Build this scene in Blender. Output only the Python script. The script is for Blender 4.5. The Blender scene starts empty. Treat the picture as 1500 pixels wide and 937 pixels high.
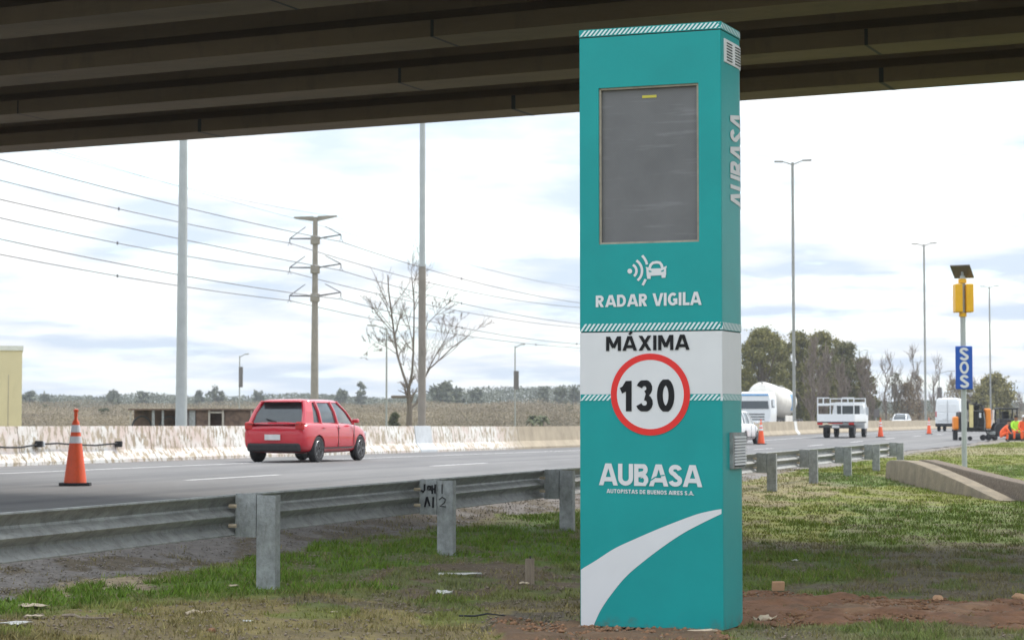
import bpy, bmesh, math, random
import numpy as np
from mathutils import Vector, Matrix, Euler
random.seed(7); rng = np.random.default_rng(7)
scn = bpy.context.scene
COL = scn.collection
PI = math.pi
rad = math.radians

# ------------------------------------------------------------------ camera
F = 2917.0                      # focal length in photo pixels (70 mm on 36 mm, 1500 px wide)
PITCH = math.atan(144.5 / F)
CAMZ = 1.4
cd = bpy.data.cameras.new("camera"); cam = bpy.data.objects.new("camera", cd); COL.objects.link(cam)
cd.lens = 70.0; cd.sensor_width = 36.0; cd.clip_start = 0.1; cd.clip_end = 9000
cam.location = (0, 0, CAMZ); cam.rotation_euler = (PI / 2 + PITCH, 0, 0)
cd.dof.use_dof = True; cd.dof.focus_distance = 13.6; cd.dof.aperture_fstop = 7.1
scn.camera = cam
# ------------------------------------------------------------------ light
scn.view_settings.view_transform = 'Standard'; scn.view_settings.look = 'None'
scn.view_settings.exposure = 0.87; scn.view_settings.gamma = 1.0
SUN_EL, SUN_AZ = rad(50), rad(50)        # azimuth clockwise from +Y (view direction): ahead, to the right
world = bpy.data.worlds.new("World"); scn.world = world; world.use_nodes = True
wt = world.node_tree; wn = wt.nodes; wl = wt.links
bg = wn['Background']
sky = wn.new('ShaderNodeTexSky'); sky.sky_type = 'NISHITA'; sky.sun_disc = False
sky.sun_elevation = SUN_EL; sky.sun_rotation = SUN_AZ; sky.air_density = 1.0; sky.dust_density = 2.0
def wnode(t, **k):
    n = wn.new(t)
    for a, b in k.items(): setattr(n, a, b)
    return n
def wmath(op, a, b=None, clamp=False):
    n = wnode('ShaderNodeMath', operation=op, use_clamp=clamp)
    for i, v in enumerate((a, b)):
        if v is None: continue
        if isinstance(v, (int, float)): n.inputs[i].default_value = v
        else: wl.new(v, n.inputs[i])
    return n.outputs[0]
tc = wnode('ShaderNodeTexCoord'); sep = wnode('ShaderNodeSeparateXYZ'); wl.new(tc.outputs['Generated'], sep.inputs[0])
zc = wmath('MAXIMUM', sep.outputs['Z'], 0.0)
den = wmath('ADD', zc, 0.11)
comb = wnode('ShaderNodeCombineXYZ')
wl.new(wmath('DIVIDE', sep.outputs['X'], den), comb.inputs[0]); wl.new(wmath('DIVIDE', sep.outputs['Y'], den), comb.inputs[1])
n1 = wnode('ShaderNodeTexNoise'); n1.inputs['Scale'].default_value = 1.7; n1.inputs['Detail'].default_value = 7; n1.inputs['Roughness'].default_value = .55
wl.new(comb.outputs[0], n1.inputs['Vector'])
n2 = wnode('ShaderNodeTexNoise'); n2.inputs['Scale'].default_value = 1.9; n2.inputs['Detail'].default_value = 6; n2.inputs['Roughness'].default_value = .5
mp = wnode('ShaderNodeMapping'); mp.inputs['Location'].default_value = (7.3, 2.2, 3.1); wl.new(comb.outputs[0], mp.inputs[0]); wl.new(mp.outputs[0], n2.inputs['Vector'])
cr = wnode('ShaderNodeValToRGB'); cr.color_ramp.elements[0].position = .36; cr.color_ramp.elements[1].position = .52
wl.new(n1.outputs['Fac'], cr.inputs[0])
# cloud radiance: CIE-overcast-like, brighter overhead, greyer undersides by noise
cr2 = wnode('ShaderNodeValToRGB'); cr2.color_ramp.elements[0].position = .40; cr2.color_ramp.elements[1].position = .61
cr2.color_ramp.elements[0].color = (.34, .395, .47, 1); cr2.color_ramp.elements[1].color = (.56, .558, .552, 1)
wl.new(n2.outputs['Fac'], cr2.inputs[0])
elev = wmath('ADD', wmath('MULTIPLY', wmath('POWER', wmath('MINIMUM', zc, 0.8), 0.9), 2.0), 1.0)
vm = wnode('ShaderNodeVectorMath', operation='SCALE'); wl.new(cr2.outputs[0], vm.inputs[0]); wl.new(elev, vm.inputs['Scale'])
vs = wnode('ShaderNodeVectorMath', operation='SCALE'); wl.new(sky.outputs[0], vs.inputs[0]); vs.inputs['Scale'].default_value = 0.08
va = wnode('ShaderNodeVectorMath', operation='ADD'); wl.new(vs.outputs[0], va.inputs[0]); va.inputs[1].default_value = (.36, .44, .46)
mx = wnode('ShaderNodeMixRGB'); wl.new(cr.outputs[0], mx.inputs[0]); wl.new(va.outputs[0], mx.inputs[1]); wl.new(vm.outputs[0], mx.inputs[2])
wl.new(mx.outputs[0], bg.inputs[0]); bg.inputs[1].default_value = 1.0
sl = bpy.data.lights.new("sun", 'SUN'); sl.energy = 1.6; sl.angle = rad(12); sl.color = (1, .95, .87)
so = bpy.data.objects.new("sun", sl); COL.objects.link(so)
sd = Vector((math.sin(SUN_AZ) * math.cos(SUN_EL), math.cos(SUN_AZ) * math.cos(SUN_EL), math.sin(SUN_EL)))
so.rotation_euler = (-sd).to_track_quat('-Z', 'Y').to_euler(); so.location = (-20, -20, 60)

# ------------------------------------------------------------------ geometry of the view
cU = Vector((0, -math.sin(PITCH), math.cos(PITCH))); cF = Vector((0, math.cos(PITCH), math.sin(PITCH)))
CP = Vector((0, 0, CAMZ))
def ray(px, py): return cF + Vector((1, 0, 0)) * ((px - 750) / F) + cU * ((468.5 - py) / F)
def atz(px, py, z):
    d = ray(px, py); return CP + d * ((z - CAMZ) / d.z)
def atY(px, py, Y):
    d = ray(px, py); return CP + d * (Y / d.y)
TH = math.atan(1000 / F)                     # heading of the road, to the right of the view
R = Vector((math.sin(TH), math.cos(TH), 0)); N = Vector((-math.cos(TH), math.sin(TH), 0))   # along, across (left)
def rd(p, s, z=0): v = R * s + N * p; return Vector((v.x, v.y, z))
def atp(px, py, p):                          # ray meets the vertical plane at lateral distance p
    d = ray(px, py); return CP + d * (p / d.dot(N))
def s_at(px, p): return atp(px, 600, p).dot(R)

# ------------------------------------------------------------------ helpers
def vnoise(x, y, seed=0):
    x = np.asarray(x, float); y = np.asarray(y, float)
    xi = np.floor(x).astype(np.int64); yi = np.floor(y).astype(np.int64); fx = x - xi; fy = y - yi
    fx = fx * fx * (3 - 2 * fx); fy = fy * fy * (3 - 2 * fy)
    def h(a, b):
        n = (a * 374761393 + b * 668265263 + seed * 1442695041) & 0xffffffff
        n = ((n ^ (n >> 13)) * 1274126177) & 0xffffffff
        return ((n ^ (n >> 16)) & 0xffff) / 65535.0
    return (h(xi, yi) * (1 - fx) + h(xi + 1, yi) * fx) * (1 - fy) + (h(xi, yi + 1) * (1 - fx) + h(xi + 1, yi + 1) * fx) * fy
def fnoise(x, y, seed=0, o=4):
    t = 0; a = .5; s = 0
    for i in range(o): t = t + a * vnoise(x * 2 ** i, y * 2 ** i, seed + i); s += a; a *= .5
    return t / s
def mat(name, col, rough=.6, metal=0., var=.12, scale=6., bump=.0, bscale=None, col2=None, coat=0., spec=.5, stretch=(1, 1, 1), attr=None, dirt=0., trans=0.):
    m = bpy.data.materials.new(name); m.use_nodes = True; t = m.node_tree; nn = t.nodes; L = t.links
    b = nn['Principled BSDF']; b.inputs['Roughness'].default_value = rough; b.inputs['Metallic'].default_value = metal
    b.inputs['Coat Weight'].default_value = coat; b.inputs['Specular IOR Level'].default_value = spec
    if trans: b.inputs['Transmission Weight'].default_value = trans
    c = nn.new('ShaderNodeTexCoord'); mpp = nn.new('ShaderNodeMapping'); mpp.inputs['Scale'].default_value = stretch
    L.new(c.outputs['Object'], mpp.inputs[0])
    n = nn.new('ShaderNodeTexNoise'); n.inputs['Scale'].default_value = scale; n.inputs['Detail'].default_value = 6; n.inputs['Roughness'].default_value = .6
    L.new(mpp.outputs[0], n.inputs['Vector'])
    r = nn.new('ShaderNodeValToRGB'); r.color_ramp.elements[0].position = .3; r.color_ramp.elements[1].position = .7
    c2 = col2 or tuple(min(1, x * (1 + var)) for x in col); c1 = tuple(x * (1 - var) for x in col) if not col2 else col
    r.color_ramp.elements[0].color = (*c1, 1); r.color_ramp.elements[1].color = (*c2, 1)
    L.new(n.outputs['Fac'], r.inputs[0]); out = r.outputs[0]
    if attr:
        a = nn.new('ShaderNodeAttribute'); a.attribute_name = attr
        mm = nn.new('ShaderNodeMixRGB'); mm.blend_type = 'MULTIPLY'; mm.inputs[0].default_value = 1
        L.new(a.outputs['Color'], mm.inputs[1]); L.new(out, mm.inputs[2]); out = mm.outputs[0]
    if dirt:
        nd = nn.new('ShaderNodeTexNoise'); nd.inputs['Scale'].default_value = scale * 2.7; nd.inputs['Detail'].default_value = 8; nd.inputs['Roughness'].default_value = .7
        mp2 = nn.new('ShaderNodeMapping'); mp2.inputs['Scale'].default_value = (1, 1, .35); L.new(c.outputs['Object'], mp2.inputs[0]); L.new(mp2.outputs[0], nd.inputs['Vector'])
        rr = nn.new('ShaderNodeValToRGB'); rr.color_ramp.elements[0].position = .52; rr.color_ramp.elements[1].position = .72
        rr.color_ramp.elements[0].color = (0, 0, 0, 1); rr.color_ramp.elements[1].color = (dirt, dirt, dirt, 1); L.new(nd.outputs['Fac'], rr.inputs[0])
        mm = nn.new('ShaderNodeMixRGB'); L.new(rr.outputs[0], mm.inputs[0]); L.new(out, mm.inputs[1]); mm.inputs[2].default_value = (.10, .085, .065, 1); out = mm.outputs[0]
    L.new(out, b.inputs['Base Color'])
    if bump:
        n3 = nn.new('ShaderNodeTexNoise'); n3.inputs['Scale'].default_value = bscale or scale * 6; n3.inputs['Detail'].default_value = 5; L.new(mpp.outputs[0], n3.inputs['Vector'])
        bp = nn.new('ShaderNodeBump'); bp.inputs['Strength'].default_value = bump; bp.inputs['Distance'].default_value = .02
        L.new(n3.outputs['Fac'], bp.inputs['Height']); L.new(bp.outputs[0], b.inputs['Normal'])
    return m
def tag(o, label=None, cat=None, group=None, kind=None):
    if label: o['label'] = label
    if cat: o['category'] = cat
    if group: o['group'] = group
    if kind: o['kind'] = kind
    return o
def empty(name, loc=(0, 0, 0), rz=0., **k):
    o = bpy.data.objects.new(name, None); COL.objects.link(o); o.location = loc; o.rotation_euler = (0, 0, rz); o.empty_display_size = .2
    return tag(o, **k)
def copy_tree(o, parent=None):
    c = o.copy(); COL.objects.link(c); c.parent = parent
    for ch in list(o.children): copy_tree(ch, c)
    return c
def link(name, me, m, parent=None, smooth=False):
    o = bpy.data.objects.new(name, me); COL.objects.link(o)
    for q in (m if isinstance(m, (list, tuple)) else [m]): me.materials.append(q)
    if smooth: me.polygons.foreach_set('use_smooth', [True] * len(me.polygons))
    if parent: o.parent = parent
    return o
class MB:
    def __init__(s): s.v = []; s.f = []; s.mi = []
    def add(s, v, f, mi=0):
        b = len(s.v); s.v += [tuple(q) for q in v]; s.f += [tuple(b + i for i in q) for q in f]; s.mi += [mi] * len(f); return s
    def box(s, c, size, rot=None, mi=0):
        h = [q / 2 for q in size]; vs = []
        for z in (-1, 1):
            for x, y in ((-1, -1), (1, -1), (1, 1), (-1, 1)):
                p = Vector((x * h[0], y * h[1], z * h[2]))
                if rot: p = rot @ p
                vs.append(p + Vector(c))
        return s.add(vs, [(3, 2, 1, 0), (4, 5, 6, 7), (0, 1, 5, 4), (1, 2, 6, 5), (2, 3, 7, 6), (3, 0, 4, 7)], mi)
    def rbox(s, c, size, r=.03, rot=None, seg=2, mi=0):
        bm = bmesh.new(); bmesh.ops.create_cube(bm, size=1); bmesh.ops.scale(bm, vec=size, verts=bm.verts)
        bmesh.ops.bevel(bm, geom=bm.edges[:], offset=min(r, min(size) * .49), segments=seg, affect='EDGES', profile=.5)
        bm.verts.ensure_lookup_table()
        vs = [((rot @ v.co) if rot else v.co.copy()) + Vector(c) for v in bm.verts]
        fs = [[v.index for v in f.verts] for f in bm.faces]; bm.free(); return s.add(vs, fs, mi)
    def tube(s, pts, rr, n=8, cap=True, mi=0):
        pts = [Vector(p) for p in pts]; k = len(pts)
        if isinstance(rr, (int, float)): rr = [rr] * k
        vs = []; prev = None
        for i, p in enumerate(pts):
            d = (pts[min(i + 1, k - 1)] - pts[max(i - 1, 0)]).normalized()
            a = prev if prev is not None else (Vector((1, 0, 0)) if abs(d.x) < .8 else Vector((0, 1, 0)))
            u = (a - d * a.dot(d)).normalized(); prev = u; w = d.cross(u)
            for j in range(n):
                t = 2 * PI * j / n; vs.append(p + (u * math.cos(t) + w * math.sin(t)) * rr[i])
        fs = [(i * n + j, i * n + (j + 1) % n, (i + 1) * n + (j + 1) % n, (i + 1) * n + j) for i in range(k - 1) for j in range(n)]
        if cap: fs += [tuple(range(n))[::-1], tuple((k - 1) * n + j for j in range(n))]
        return s.add(vs, fs, mi)
    def lathe(s, prof, n=24, c=(0, 0, 0), axis='z', mi=0):   # prof: (radius, height)
        vs = []
        for r, z in prof:
            for j in range(n):
                t = 2 * PI * j / n; a, b = r * math.cos(t), r * math.sin(t)
                v = (a, b, z) if axis == 'z' else (a, z, b)
                vs.append((v[0] + c[0], v[1] + c[1], v[2] + c[2]))
        k = len(prof); fs = [(i * n + j, i * n + (j + 1) % n, (i + 1) * n + (j + 1) % n, (i + 1) * n + j) for i in range(k - 1) for j in range(n)]
        fs += [tuple(range(n))[::-1], tuple((k - 1) * n + j for j in range(n))]
        return s.add(vs, fs, mi)
    def prism(s, poly, a, b, mi=0, fn=None):                # poly in a plane, from a to b along the third axis; fn(u, v, w) -> xyz
        n = len(poly); fn = fn or (lambda u, v, w: (u, w, v))
        vs = [fn(u, v, a) for u, v in poly] + [fn(u, v, b) for u, v in poly]
        fs = [tuple(range(n)), tuple(range(2 * n - 1, n - 1, -1))] + [(i, n + i, n + (i + 1) % n, (i + 1) % n) for i in range(n)]
        return s.add(vs, fs, mi)
    def loft(s, rings, closed=True, cap=True, mi=0):
        n = len(rings[0]); vs = [q for r in rings for q in r]; m = n if closed else n - 1
        fs = [(i * n + j, i * n + (j + 1) % n, (i + 1) * n + (j + 1) % n, (i + 1) * n + j) for i in range(len(rings) - 1) for j in range(m)]
        if cap: fs += [tuple(range(n))[::-1], tuple((len(rings) - 1) * n + j for j in range(n))]
        return s.add(vs, fs, mi)
    def mesh(s, name, recalc=True):
        me = bpy.data.meshes.new(name); me.from_pydata(s.v, [], s.f)
        me.polygons.foreach_set('material_index', s.mi)
        if recalc:
            bm = bmesh.new(); bm.from_mesh(me); bmesh.ops.recalc_face_normals(bm, faces=bm.faces[:]); bm.to_mesh(me); bm.free()
        return me
    def build(s, name, m, parent=None, smooth=False, sub=0, auto=None, recalc=True):
        me = s.mesh(name, recalc); o = link(name, me, m, parent, smooth)
        if auto is not None: me.polygons.foreach_set('use_smooth', [True] * len(me.polygons)); me.set_sharp_from_angle(angle=rad(auto))
        if sub: md = o.modifiers.new('sub', 'SUBSURF'); md.levels = sub; md.render_levels = sub
        return o
def bake(o):                                                # apply modifiers without operators
    dg = bpy.context.evaluated_depsgraph_get(); me = bpy.data.meshes.new_from_object(o.evaluated_get(dg)); o.modifiers.clear(); o.data = me; return o
def npmesh(name, V, Fc, m, parent=None, cols=None, k=None):
    me = bpy.data.meshes.new(name); k = Fc.shape[1]
    me.vertices.add(len(V)); me.vertices.foreach_set('co', np.asarray(V, np.float32).ravel())
    me.loops.add(Fc.size); me.loops.foreach_set('vertex_index', Fc.ravel().astype(np.int32))
    me.polygons.add(len(Fc)); me.polygons.foreach_set('loop_start', np.arange(0, Fc.size, k, dtype=np.int32))
    me.update(calc_edges=True)
    if cols is not None:
        at = me.color_attributes.new('col', 'FLOAT_COLOR', 'POINT'); c4 = np.ones((len(V), 4), np.float32); c4[:, :3] = cols; at.data.foreach_set('color', c4.ravel())
    return link(name, me, m, parent)

# ------------------------------------------------------------------ materials
M = {}
M['ground'] = mat('ground_mat', (.85, .85, .85), .95, var=.28, scale=9, bump=.8, bscale=30, attr='col')
M['asphalt'] = mat('asphalt_mat', (.155, .150, .150), .85, var=.14, scale=.8, bump=.35, bscale=60, stretch=(1, .25, 1), dirt=.25)
_t = M['asphalt'].node_tree; _b = _t.nodes['Principled BSDF']; _src = _b.inputs['Base Color'].links[0].from_socket
_c = _t.nodes.new('ShaderNodeTexCoord'); _m = _t.nodes.new('ShaderNodeMapping'); _m.inputs['Rotation'].default_value = (0, 0, TH - PI / 2); _m2 = _t.nodes.new('ShaderNodeMapping'); _m2.inputs['Scale'].default_value = (.02, 1.1, 1)
_t.links.new(_c.outputs['Object'], _m.inputs[0]); _t.links.new(_m.outputs[0], _m2.inputs[0])
_n = _t.nodes.new('ShaderNodeTexNoise'); _n.inputs['Scale'].default_value = 1.0; _n.inputs['Detail'].default_value = 5; _t.links.new(_m2.outputs[0], _n.inputs['Vector'])
_r = _t.nodes.new('ShaderNodeValToRGB'); _r.color_ramp.elements[0].position = .35; _r.color_ramp.elements[1].position = .62; _r.color_ramp.elements[0].color = (.72, .72, .73, 1); _r.color_ramp.elements[1].color = (1.08, 1.07, 1.04, 1); _t.links.new(_n.outputs['Fac'], _r.inputs[0])
_x = _t.nodes.new('ShaderNodeMixRGB'); _x.blend_type = 'MULTIPLY'; _x.inputs[0].default_value = 1; _t.links.new(_src, _x.inputs[1]); _t.links.new(_r.outputs[0], _x.inputs[2]); _t.links.new(_x.outputs[0], _b.inputs['Base Color'])
M['paint'] = mat('road_paint', (.62, .60, .58), .7, var=.25, scale=5, bump=.2)
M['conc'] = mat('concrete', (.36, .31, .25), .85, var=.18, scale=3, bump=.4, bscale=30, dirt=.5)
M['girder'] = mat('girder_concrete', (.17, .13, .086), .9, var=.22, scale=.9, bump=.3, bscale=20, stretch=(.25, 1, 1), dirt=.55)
M['galv'] = mat('galvanised_steel', (.29, .295, .285), .55, .3, var=.28, scale=9, bump=.2, bscale=50, dirt=.6)
M['galv2'] = mat('galvanised_post', (.275, .285, .28), .65, .15, var=.28, scale=14, bump=.2, bscale=70, dirt=.55)
M['pole'] = mat('painted_pole', (.40, .42, .41), .5, .1, var=.08, scale=3)
M['poledark'] = mat('dull_pole', (.30, .30, .28), .6, .2, var=.1, scale=3)
M['cpole'] = mat('concrete_pole', (.25, .22, .185), .9, var=.15, scale=2, bump=.2, dirt=.3)
M['wire'] = mat('wire', (.14, .14, .15), .5, .5)
M['teal'] = mat('teal_paint', (.006, .295, .290), .42, var=.06, scale=2.5, bump=.02, bscale=9, coat=.0, spec=.3)
_t = M['teal'].node_tree; _b = _t.nodes['Principled BSDF']; _src = _b.inputs['Base Color'].links[0].from_socket
_c = _t.nodes.new('ShaderNodeTexCoord'); _s = _t.nodes.new('ShaderNodeSeparateXYZ'); _t.links.new(_c.outputs['Object'], _s.inputs[0])
_n = _t.nodes.new('ShaderNodeTexNoise'); _n.inputs['Scale'].default_value = 9; _n.inputs['Detail'].default_value = 9; _n.inputs['Roughness'].default_value = .75; _t.links.new(_c.outputs['Object'], _n.inputs['Vector'])
_a = _t.nodes.new('ShaderNodeMath'); _a.operation = 'MULTIPLY_ADD'; _t.links.new(_s.outputs['Z'], _a.inputs[0]); _a.inputs[1].default_value = -1.4; _t.links.new(_n.outputs['Fac'], _a.inputs[2])
_r = _t.nodes.new('ShaderNodeValToRGB'); _r.color_ramp.elements[0].position = .42; _r.color_ramp.elements[1].position = .66; _r.color_ramp.elements[0].color = (0, 0, 0, 1); _r.color_ramp.elements[1].color = (.55, .55, .55, 1); _t.links.new(_a.outputs[0], _r.inputs[0])
_x = _t.nodes.new('ShaderNodeMixRGB'); _t.links.new(_r.outputs[0], _x.inputs[0]); _t.links.new(_src, _x.inputs[1]); _x.inputs[2].default_value = (.12, .09, .06, 1); _t.links.new(_x.outputs[0], _b.inputs['Base Color'])
M['white'] = mat('white_print', (.68, .68, .69), .5, var=.03, scale=4, spec=.3)
M['hatchw'] = mat('hatch_white', (.68, .78, .78), .35, var=.03)
M['black'] = mat('black_print', (.010, .010, .012), .55, var=.1, spec=.25)
M['redp'] = mat('red_print', (.72, .018, .014), .4, var=.04)
M['dark'] = mat('dark_gap', (.03, .035, .035), .8)
M['orange'] = mat('cone_orange', (.85, .10, .02), .45, var=.08, scale=7, dirt=.25)
M['cwhite'] = mat('cone_collar', (.72, .72, .74), .4, dirt=.3)
M['rubber'] = mat('black_rubber', (.022, .022, .024), .8, var=.3, scale=12, bump=.3)
M['glass'] = mat('car_glass', (.035, .045, .05), .06, var=.1, spec=.8)
M['chrome'] = mat('wheel_alloy', (.5, .5, .52), .3, .8)
M['carred'] = mat('car_red_paint', (.50, .010, .028), .25, var=.03, coat=.8)
M['carwhite'] = mat('car_white_paint', (.76, .77, .78), .3, var=.02, coat=.5, dirt=.15)
M['tank'] = mat('tank_white', (.72, .68, .62), .4, var=.05, scale=1, dirt=.3)
M['lamp_red'] = mat('tail_lamp_lens', (.45, .01, .01), .2)
M['plate'] = mat('plate_white', (.6, .6, .6), .4)
M['steel'] = mat('dark_steel', (.05, .05, .052), .55, .4, var=.3)
M['morange'] = mat('machine_orange', (.80, .24, .02), .4, var=.08, dirt=.3)
M['cream'] = mat('cream_panel', (.66, .55, .26), .5)
M['yellow'] = mat('yellow_box', (.80, .42, .012), .4, var=.06, dirt=.15)
M['blue'] = mat('sign_blue', (.012, .085, .42), .4, var=.05)
M['blueflat'] = mat('blue_print', (.10, .32, .62), .4)
M['solar'] = mat('solar_back', (.12, .105, .10), .5, var=.25, scale=20)
M['beige'] = mat('beige_render', (.60, .52, .32), .9, var=.05, scale=.7, bump=.1, dirt=.12)
M['beigecap'] = mat('pale_coping', (.62, .62, .56), .8)
M['rustwood'] = mat('rusty_brown_panel', (.135, .088, .062), .85, var=.5, scale=3, dirt=.3)
M['postpale'] = mat('pale_post', (.42, .38, .32), .8)
M['bark'] = mat('bark', (.14, .11, .085), .95, var=.25, scale=12, bump=.3)
M['twig'] = mat('bare_twigs', (.19, .15, .12), .95, var=.2, scale=5)
M['leaf'] = mat('leaf', (.9, .9, .9), .75, var=.2, scale=.5, attr='col')
M['blade'] = mat('grass_blade', (.9, .9, .9), .8, var=.2, scale=3, attr='col')
M['wood'] = mat('weathered_wood', (.24, .19, .14), .9, var=.25, scale=20, bump=.3, stretch=(3, 3, .4))
M['card'] = mat('cardboard', (.48, .28, .16), .85, var=.12, scale=10)
M['litter'] = mat('litter_white', (.60, .58, .54), .6, var=.1, scale=15)
M['tanlitter'] = mat('litter_tan', (.52, .42, .30), .8, var=.15, scale=12)
M['stone'] = mat('stone', (.20, .175, .15), .9, var=.4, scale=9)
M['clod'] = mat('red_soil', (.22, .115, .06), .95, var=.35, scale=15)
M['hivis'] = mat('hi_vis_yellow', (.42, .80, .05), .7, var=.08)
M['hior'] = mat('hi_vis_orange', (.88, .13, .03), .7, var=.1, scale=14)
M['skin'] = mat('skin', (.32, .17, .11), .6)
M['hair'] = mat('dark_hair', (.02, .016, .014), .8)
M['boot'] = mat('boot', (.035, .025, .02), .7)

# screen: fine perforated grey mesh with pale horizontal scuffs
def screen_mat():
    m = mat('grey_perforated_screen', (.16, .158, .162), .55, var=.12, scale=3, stretch=(1, 1, 1)); t = m.node_tree; nn = t.nodes; L = t.links; b = nn['Principled BSDF']
    src = b.inputs['Base Color'].links[0].from_socket
    c = nn.new('ShaderNodeTexCoord'); mpp = nn.new('ShaderNodeMapping'); mpp.inputs['Scale'].default_value = (.9, 1, 9); mpp.inputs['Rotation'].default_value = (0, rad(-5), 0); L.new(c.outputs['Object'], mpp.inputs[0])
    n = nn.new('ShaderNodeTexNoise'); n.inputs['Scale'].default_value = 3.2; n.inputs['Detail'].default_value = 7; L.new(mpp.outputs[0], n.inputs['Vector'])
    r = nn.new('ShaderNodeValToRGB'); r.color_ramp.elements[0].position = .57; r.color_ramp.elements[1].position = .76; r.color_ramp.elements[0].color = (0, 0, 0, 1); r.color_ramp.elements[1].color = (.5, .5, .5, 1); L.new(n.outputs['Fac'], r.inputs[0])
    mm = nn.new('ShaderNodeMixRGB'); L.new(r.outputs[0], mm.inputs[0]); L.new(src, mm.inputs[1]); mm.inputs[2].default_value = (.30, .30, .31, 1)
    ck = nn.new('ShaderNodeTexChecker'); ck.inputs['Scale'].default_value = 170; ck.inputs['Color1'].default_value = (1, 1, 1, 1); ck.inputs['Color2'].default_value = (.72, .72, .72, 1); L.new(c.outputs['Object'], ck.inputs[0])
    m2 = nn.new('ShaderNodeMixRGB'); m2.blend_type = 'MULTIPLY'; m2.inputs[0].default_value = 1; L.new(mm.outputs[0], m2.inputs[1]); L.new(ck.outputs[0], m2.inputs[2]); L.new(m2.outputs[0], b.inputs['Base Color'])
    return m
M['screen'] = screen_mat()
# barrier: tan concrete with flaking white and pinkish paint along its left part (local x = along the road)
def barrier_mat():
    m = mat('flaking_barrier', (.36, .30, .22), .9, var=.16, scale=1.6, bump=.4, bscale=25, dirt=.35); t = m.node_tree; nn = t.nodes; L = t.links; b = nn['Principled BSDF']
    src = b.inputs['Base Color'].links[0].from_socket
    g = nn.new('ShaderNodeTexCoord'); sx = nn.new('ShaderNodeSeparateXYZ'); L.new(g.outputs['Object'], sx.inputs[0])
    def noise(sc, det, stretch, loc=(0, 0, 0)):
        mpp = nn.new('ShaderNodeMapping'); mpp.inputs['Scale'].default_value = stretch; mpp.inputs['Location'].default_value = loc; L.new(g.outputs['Object'], mpp.inputs[0])
        n = nn.new('ShaderNodeTexNoise'); n.inputs['Scale'].default_value = sc; n.inputs['Detail'].default_value = det; n.inputs['Roughness'].default_value = .65; L.new(mpp.outputs[0], n.inputs['Vector']); return n.outputs['Fac']
    def ramp(s, a, bb, c0=(0, 0, 0, 1), c1=(1, 1, 1, 1)):
        r = nn.new('ShaderNodeValToRGB'); r.color_ramp.elements[0].position = a; r.color_ramp.elements[1].position = bb; r.color_ramp.elements[0].color = c0; r.color_ramp.elements[1].color = c1; L.new(s, r.inputs[0]); return r.outputs[0]
    paint = ramp(noise(8., 9, (1, 1, .45)), .44, .52)
    mr = nn.new('ShaderNodeMapRange'); mr.inputs[1].default_value = S_PAINT_END - 1.5; mr.inputs[2].default_value = S_PAINT_END + 1.5; mr.inputs[3].default_value = 1; mr.inputs[4].default_value = 0; L.new(sx.outputs[0], mr.inputs[0])
    mu = nn.new('ShaderNodeMath'); mu.operation = 'MULTIPLY'; L.new(paint, mu.inputs[0]); L.new(mr.outputs[0], mu.inputs[1])
    pc = ramp(noise(1.1, 3, (1, 1, 1), (5, 2, 1)), .42, .62, (.70, .69, .66, 1), (.60, .50, .45, 1))
    mm = nn.new('ShaderNodeMixRGB'); L.new(mu.outputs[0], mm.inputs[0]); L.new(src, mm.inputs[1]); L.new(pc, mm.inputs[2]); L.new(mm.outputs[0], b.inputs['Base Color'])
    return m

# ------------------------------------------------------------------ terrain
PB = 24.0                                                    # lateral distance of the median barrier's near foot
def sag(s): return -.16 * math.exp(-((s - 82) / 30.) ** 2) if s > 0 else 0.
def road_z(s): return .4 + sag(s)
def smooth(a, b, x): t = np.clip((x - a) / (b - a), 0, 1); return t * t * (3 - 2 * t)
def ground_z(x, y):
    p = x * N.x + y * N.y; s = x * R.x + y * R.y
    verge = .0 + .0048 * np.clip(y - 14, 0, 45) + .10 * smooth(4.2, 6.6, p)
    rz = .4 - .16 * np.exp(-((s - 82) / 30.) ** 2)
    z = verge + (rz - .05 - verge) * smooth(8.0, 10.0, p)
    z = z + (-.15 - z) * smooth(40, 60, p)
    far = smooth(60, 110, s) * (1 - smooth(7.5, 9.9, p))
    z = z + (.25 - z) * far * smooth(-60, 2, p) * (1 - smooth(6.5, 8.5, p))
    z = z + (rz - .012 - z) * smooth(9.2, 9.8, p) * (1 - smooth(10.3, 10.6, p))
    return z
def gz(x, y): return float(ground_z(np.float64(x), np.float64(y)))
def ong(px, py):                                             # photo pixel -> point on the ground
    z = .05
    for _ in range(12): q = atz(px, py, z); z = gz(q.x, q.y)
    return Vector((q.x, q.y, z))
def onroad(px, py):
    z = .4
    for _ in range(12): q = atz(px, py, z); z = road_z(q.dot(R))
    return Vector((q.x, q.y, z))
def inpoly(px, py, poly):
    c = np.zeros(px.shape, bool); n = len(poly)
    for i in range(n):
        x0, y0 = poly[i]; x1, y1 = poly[(i + 1) % n]
        t = ((y0 > py) != (y1 > py)) & (px < (x1 - x0) * (py - y0) / ((y1 - y0) or 1e-9) + x0); c ^= t
    return c
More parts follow.
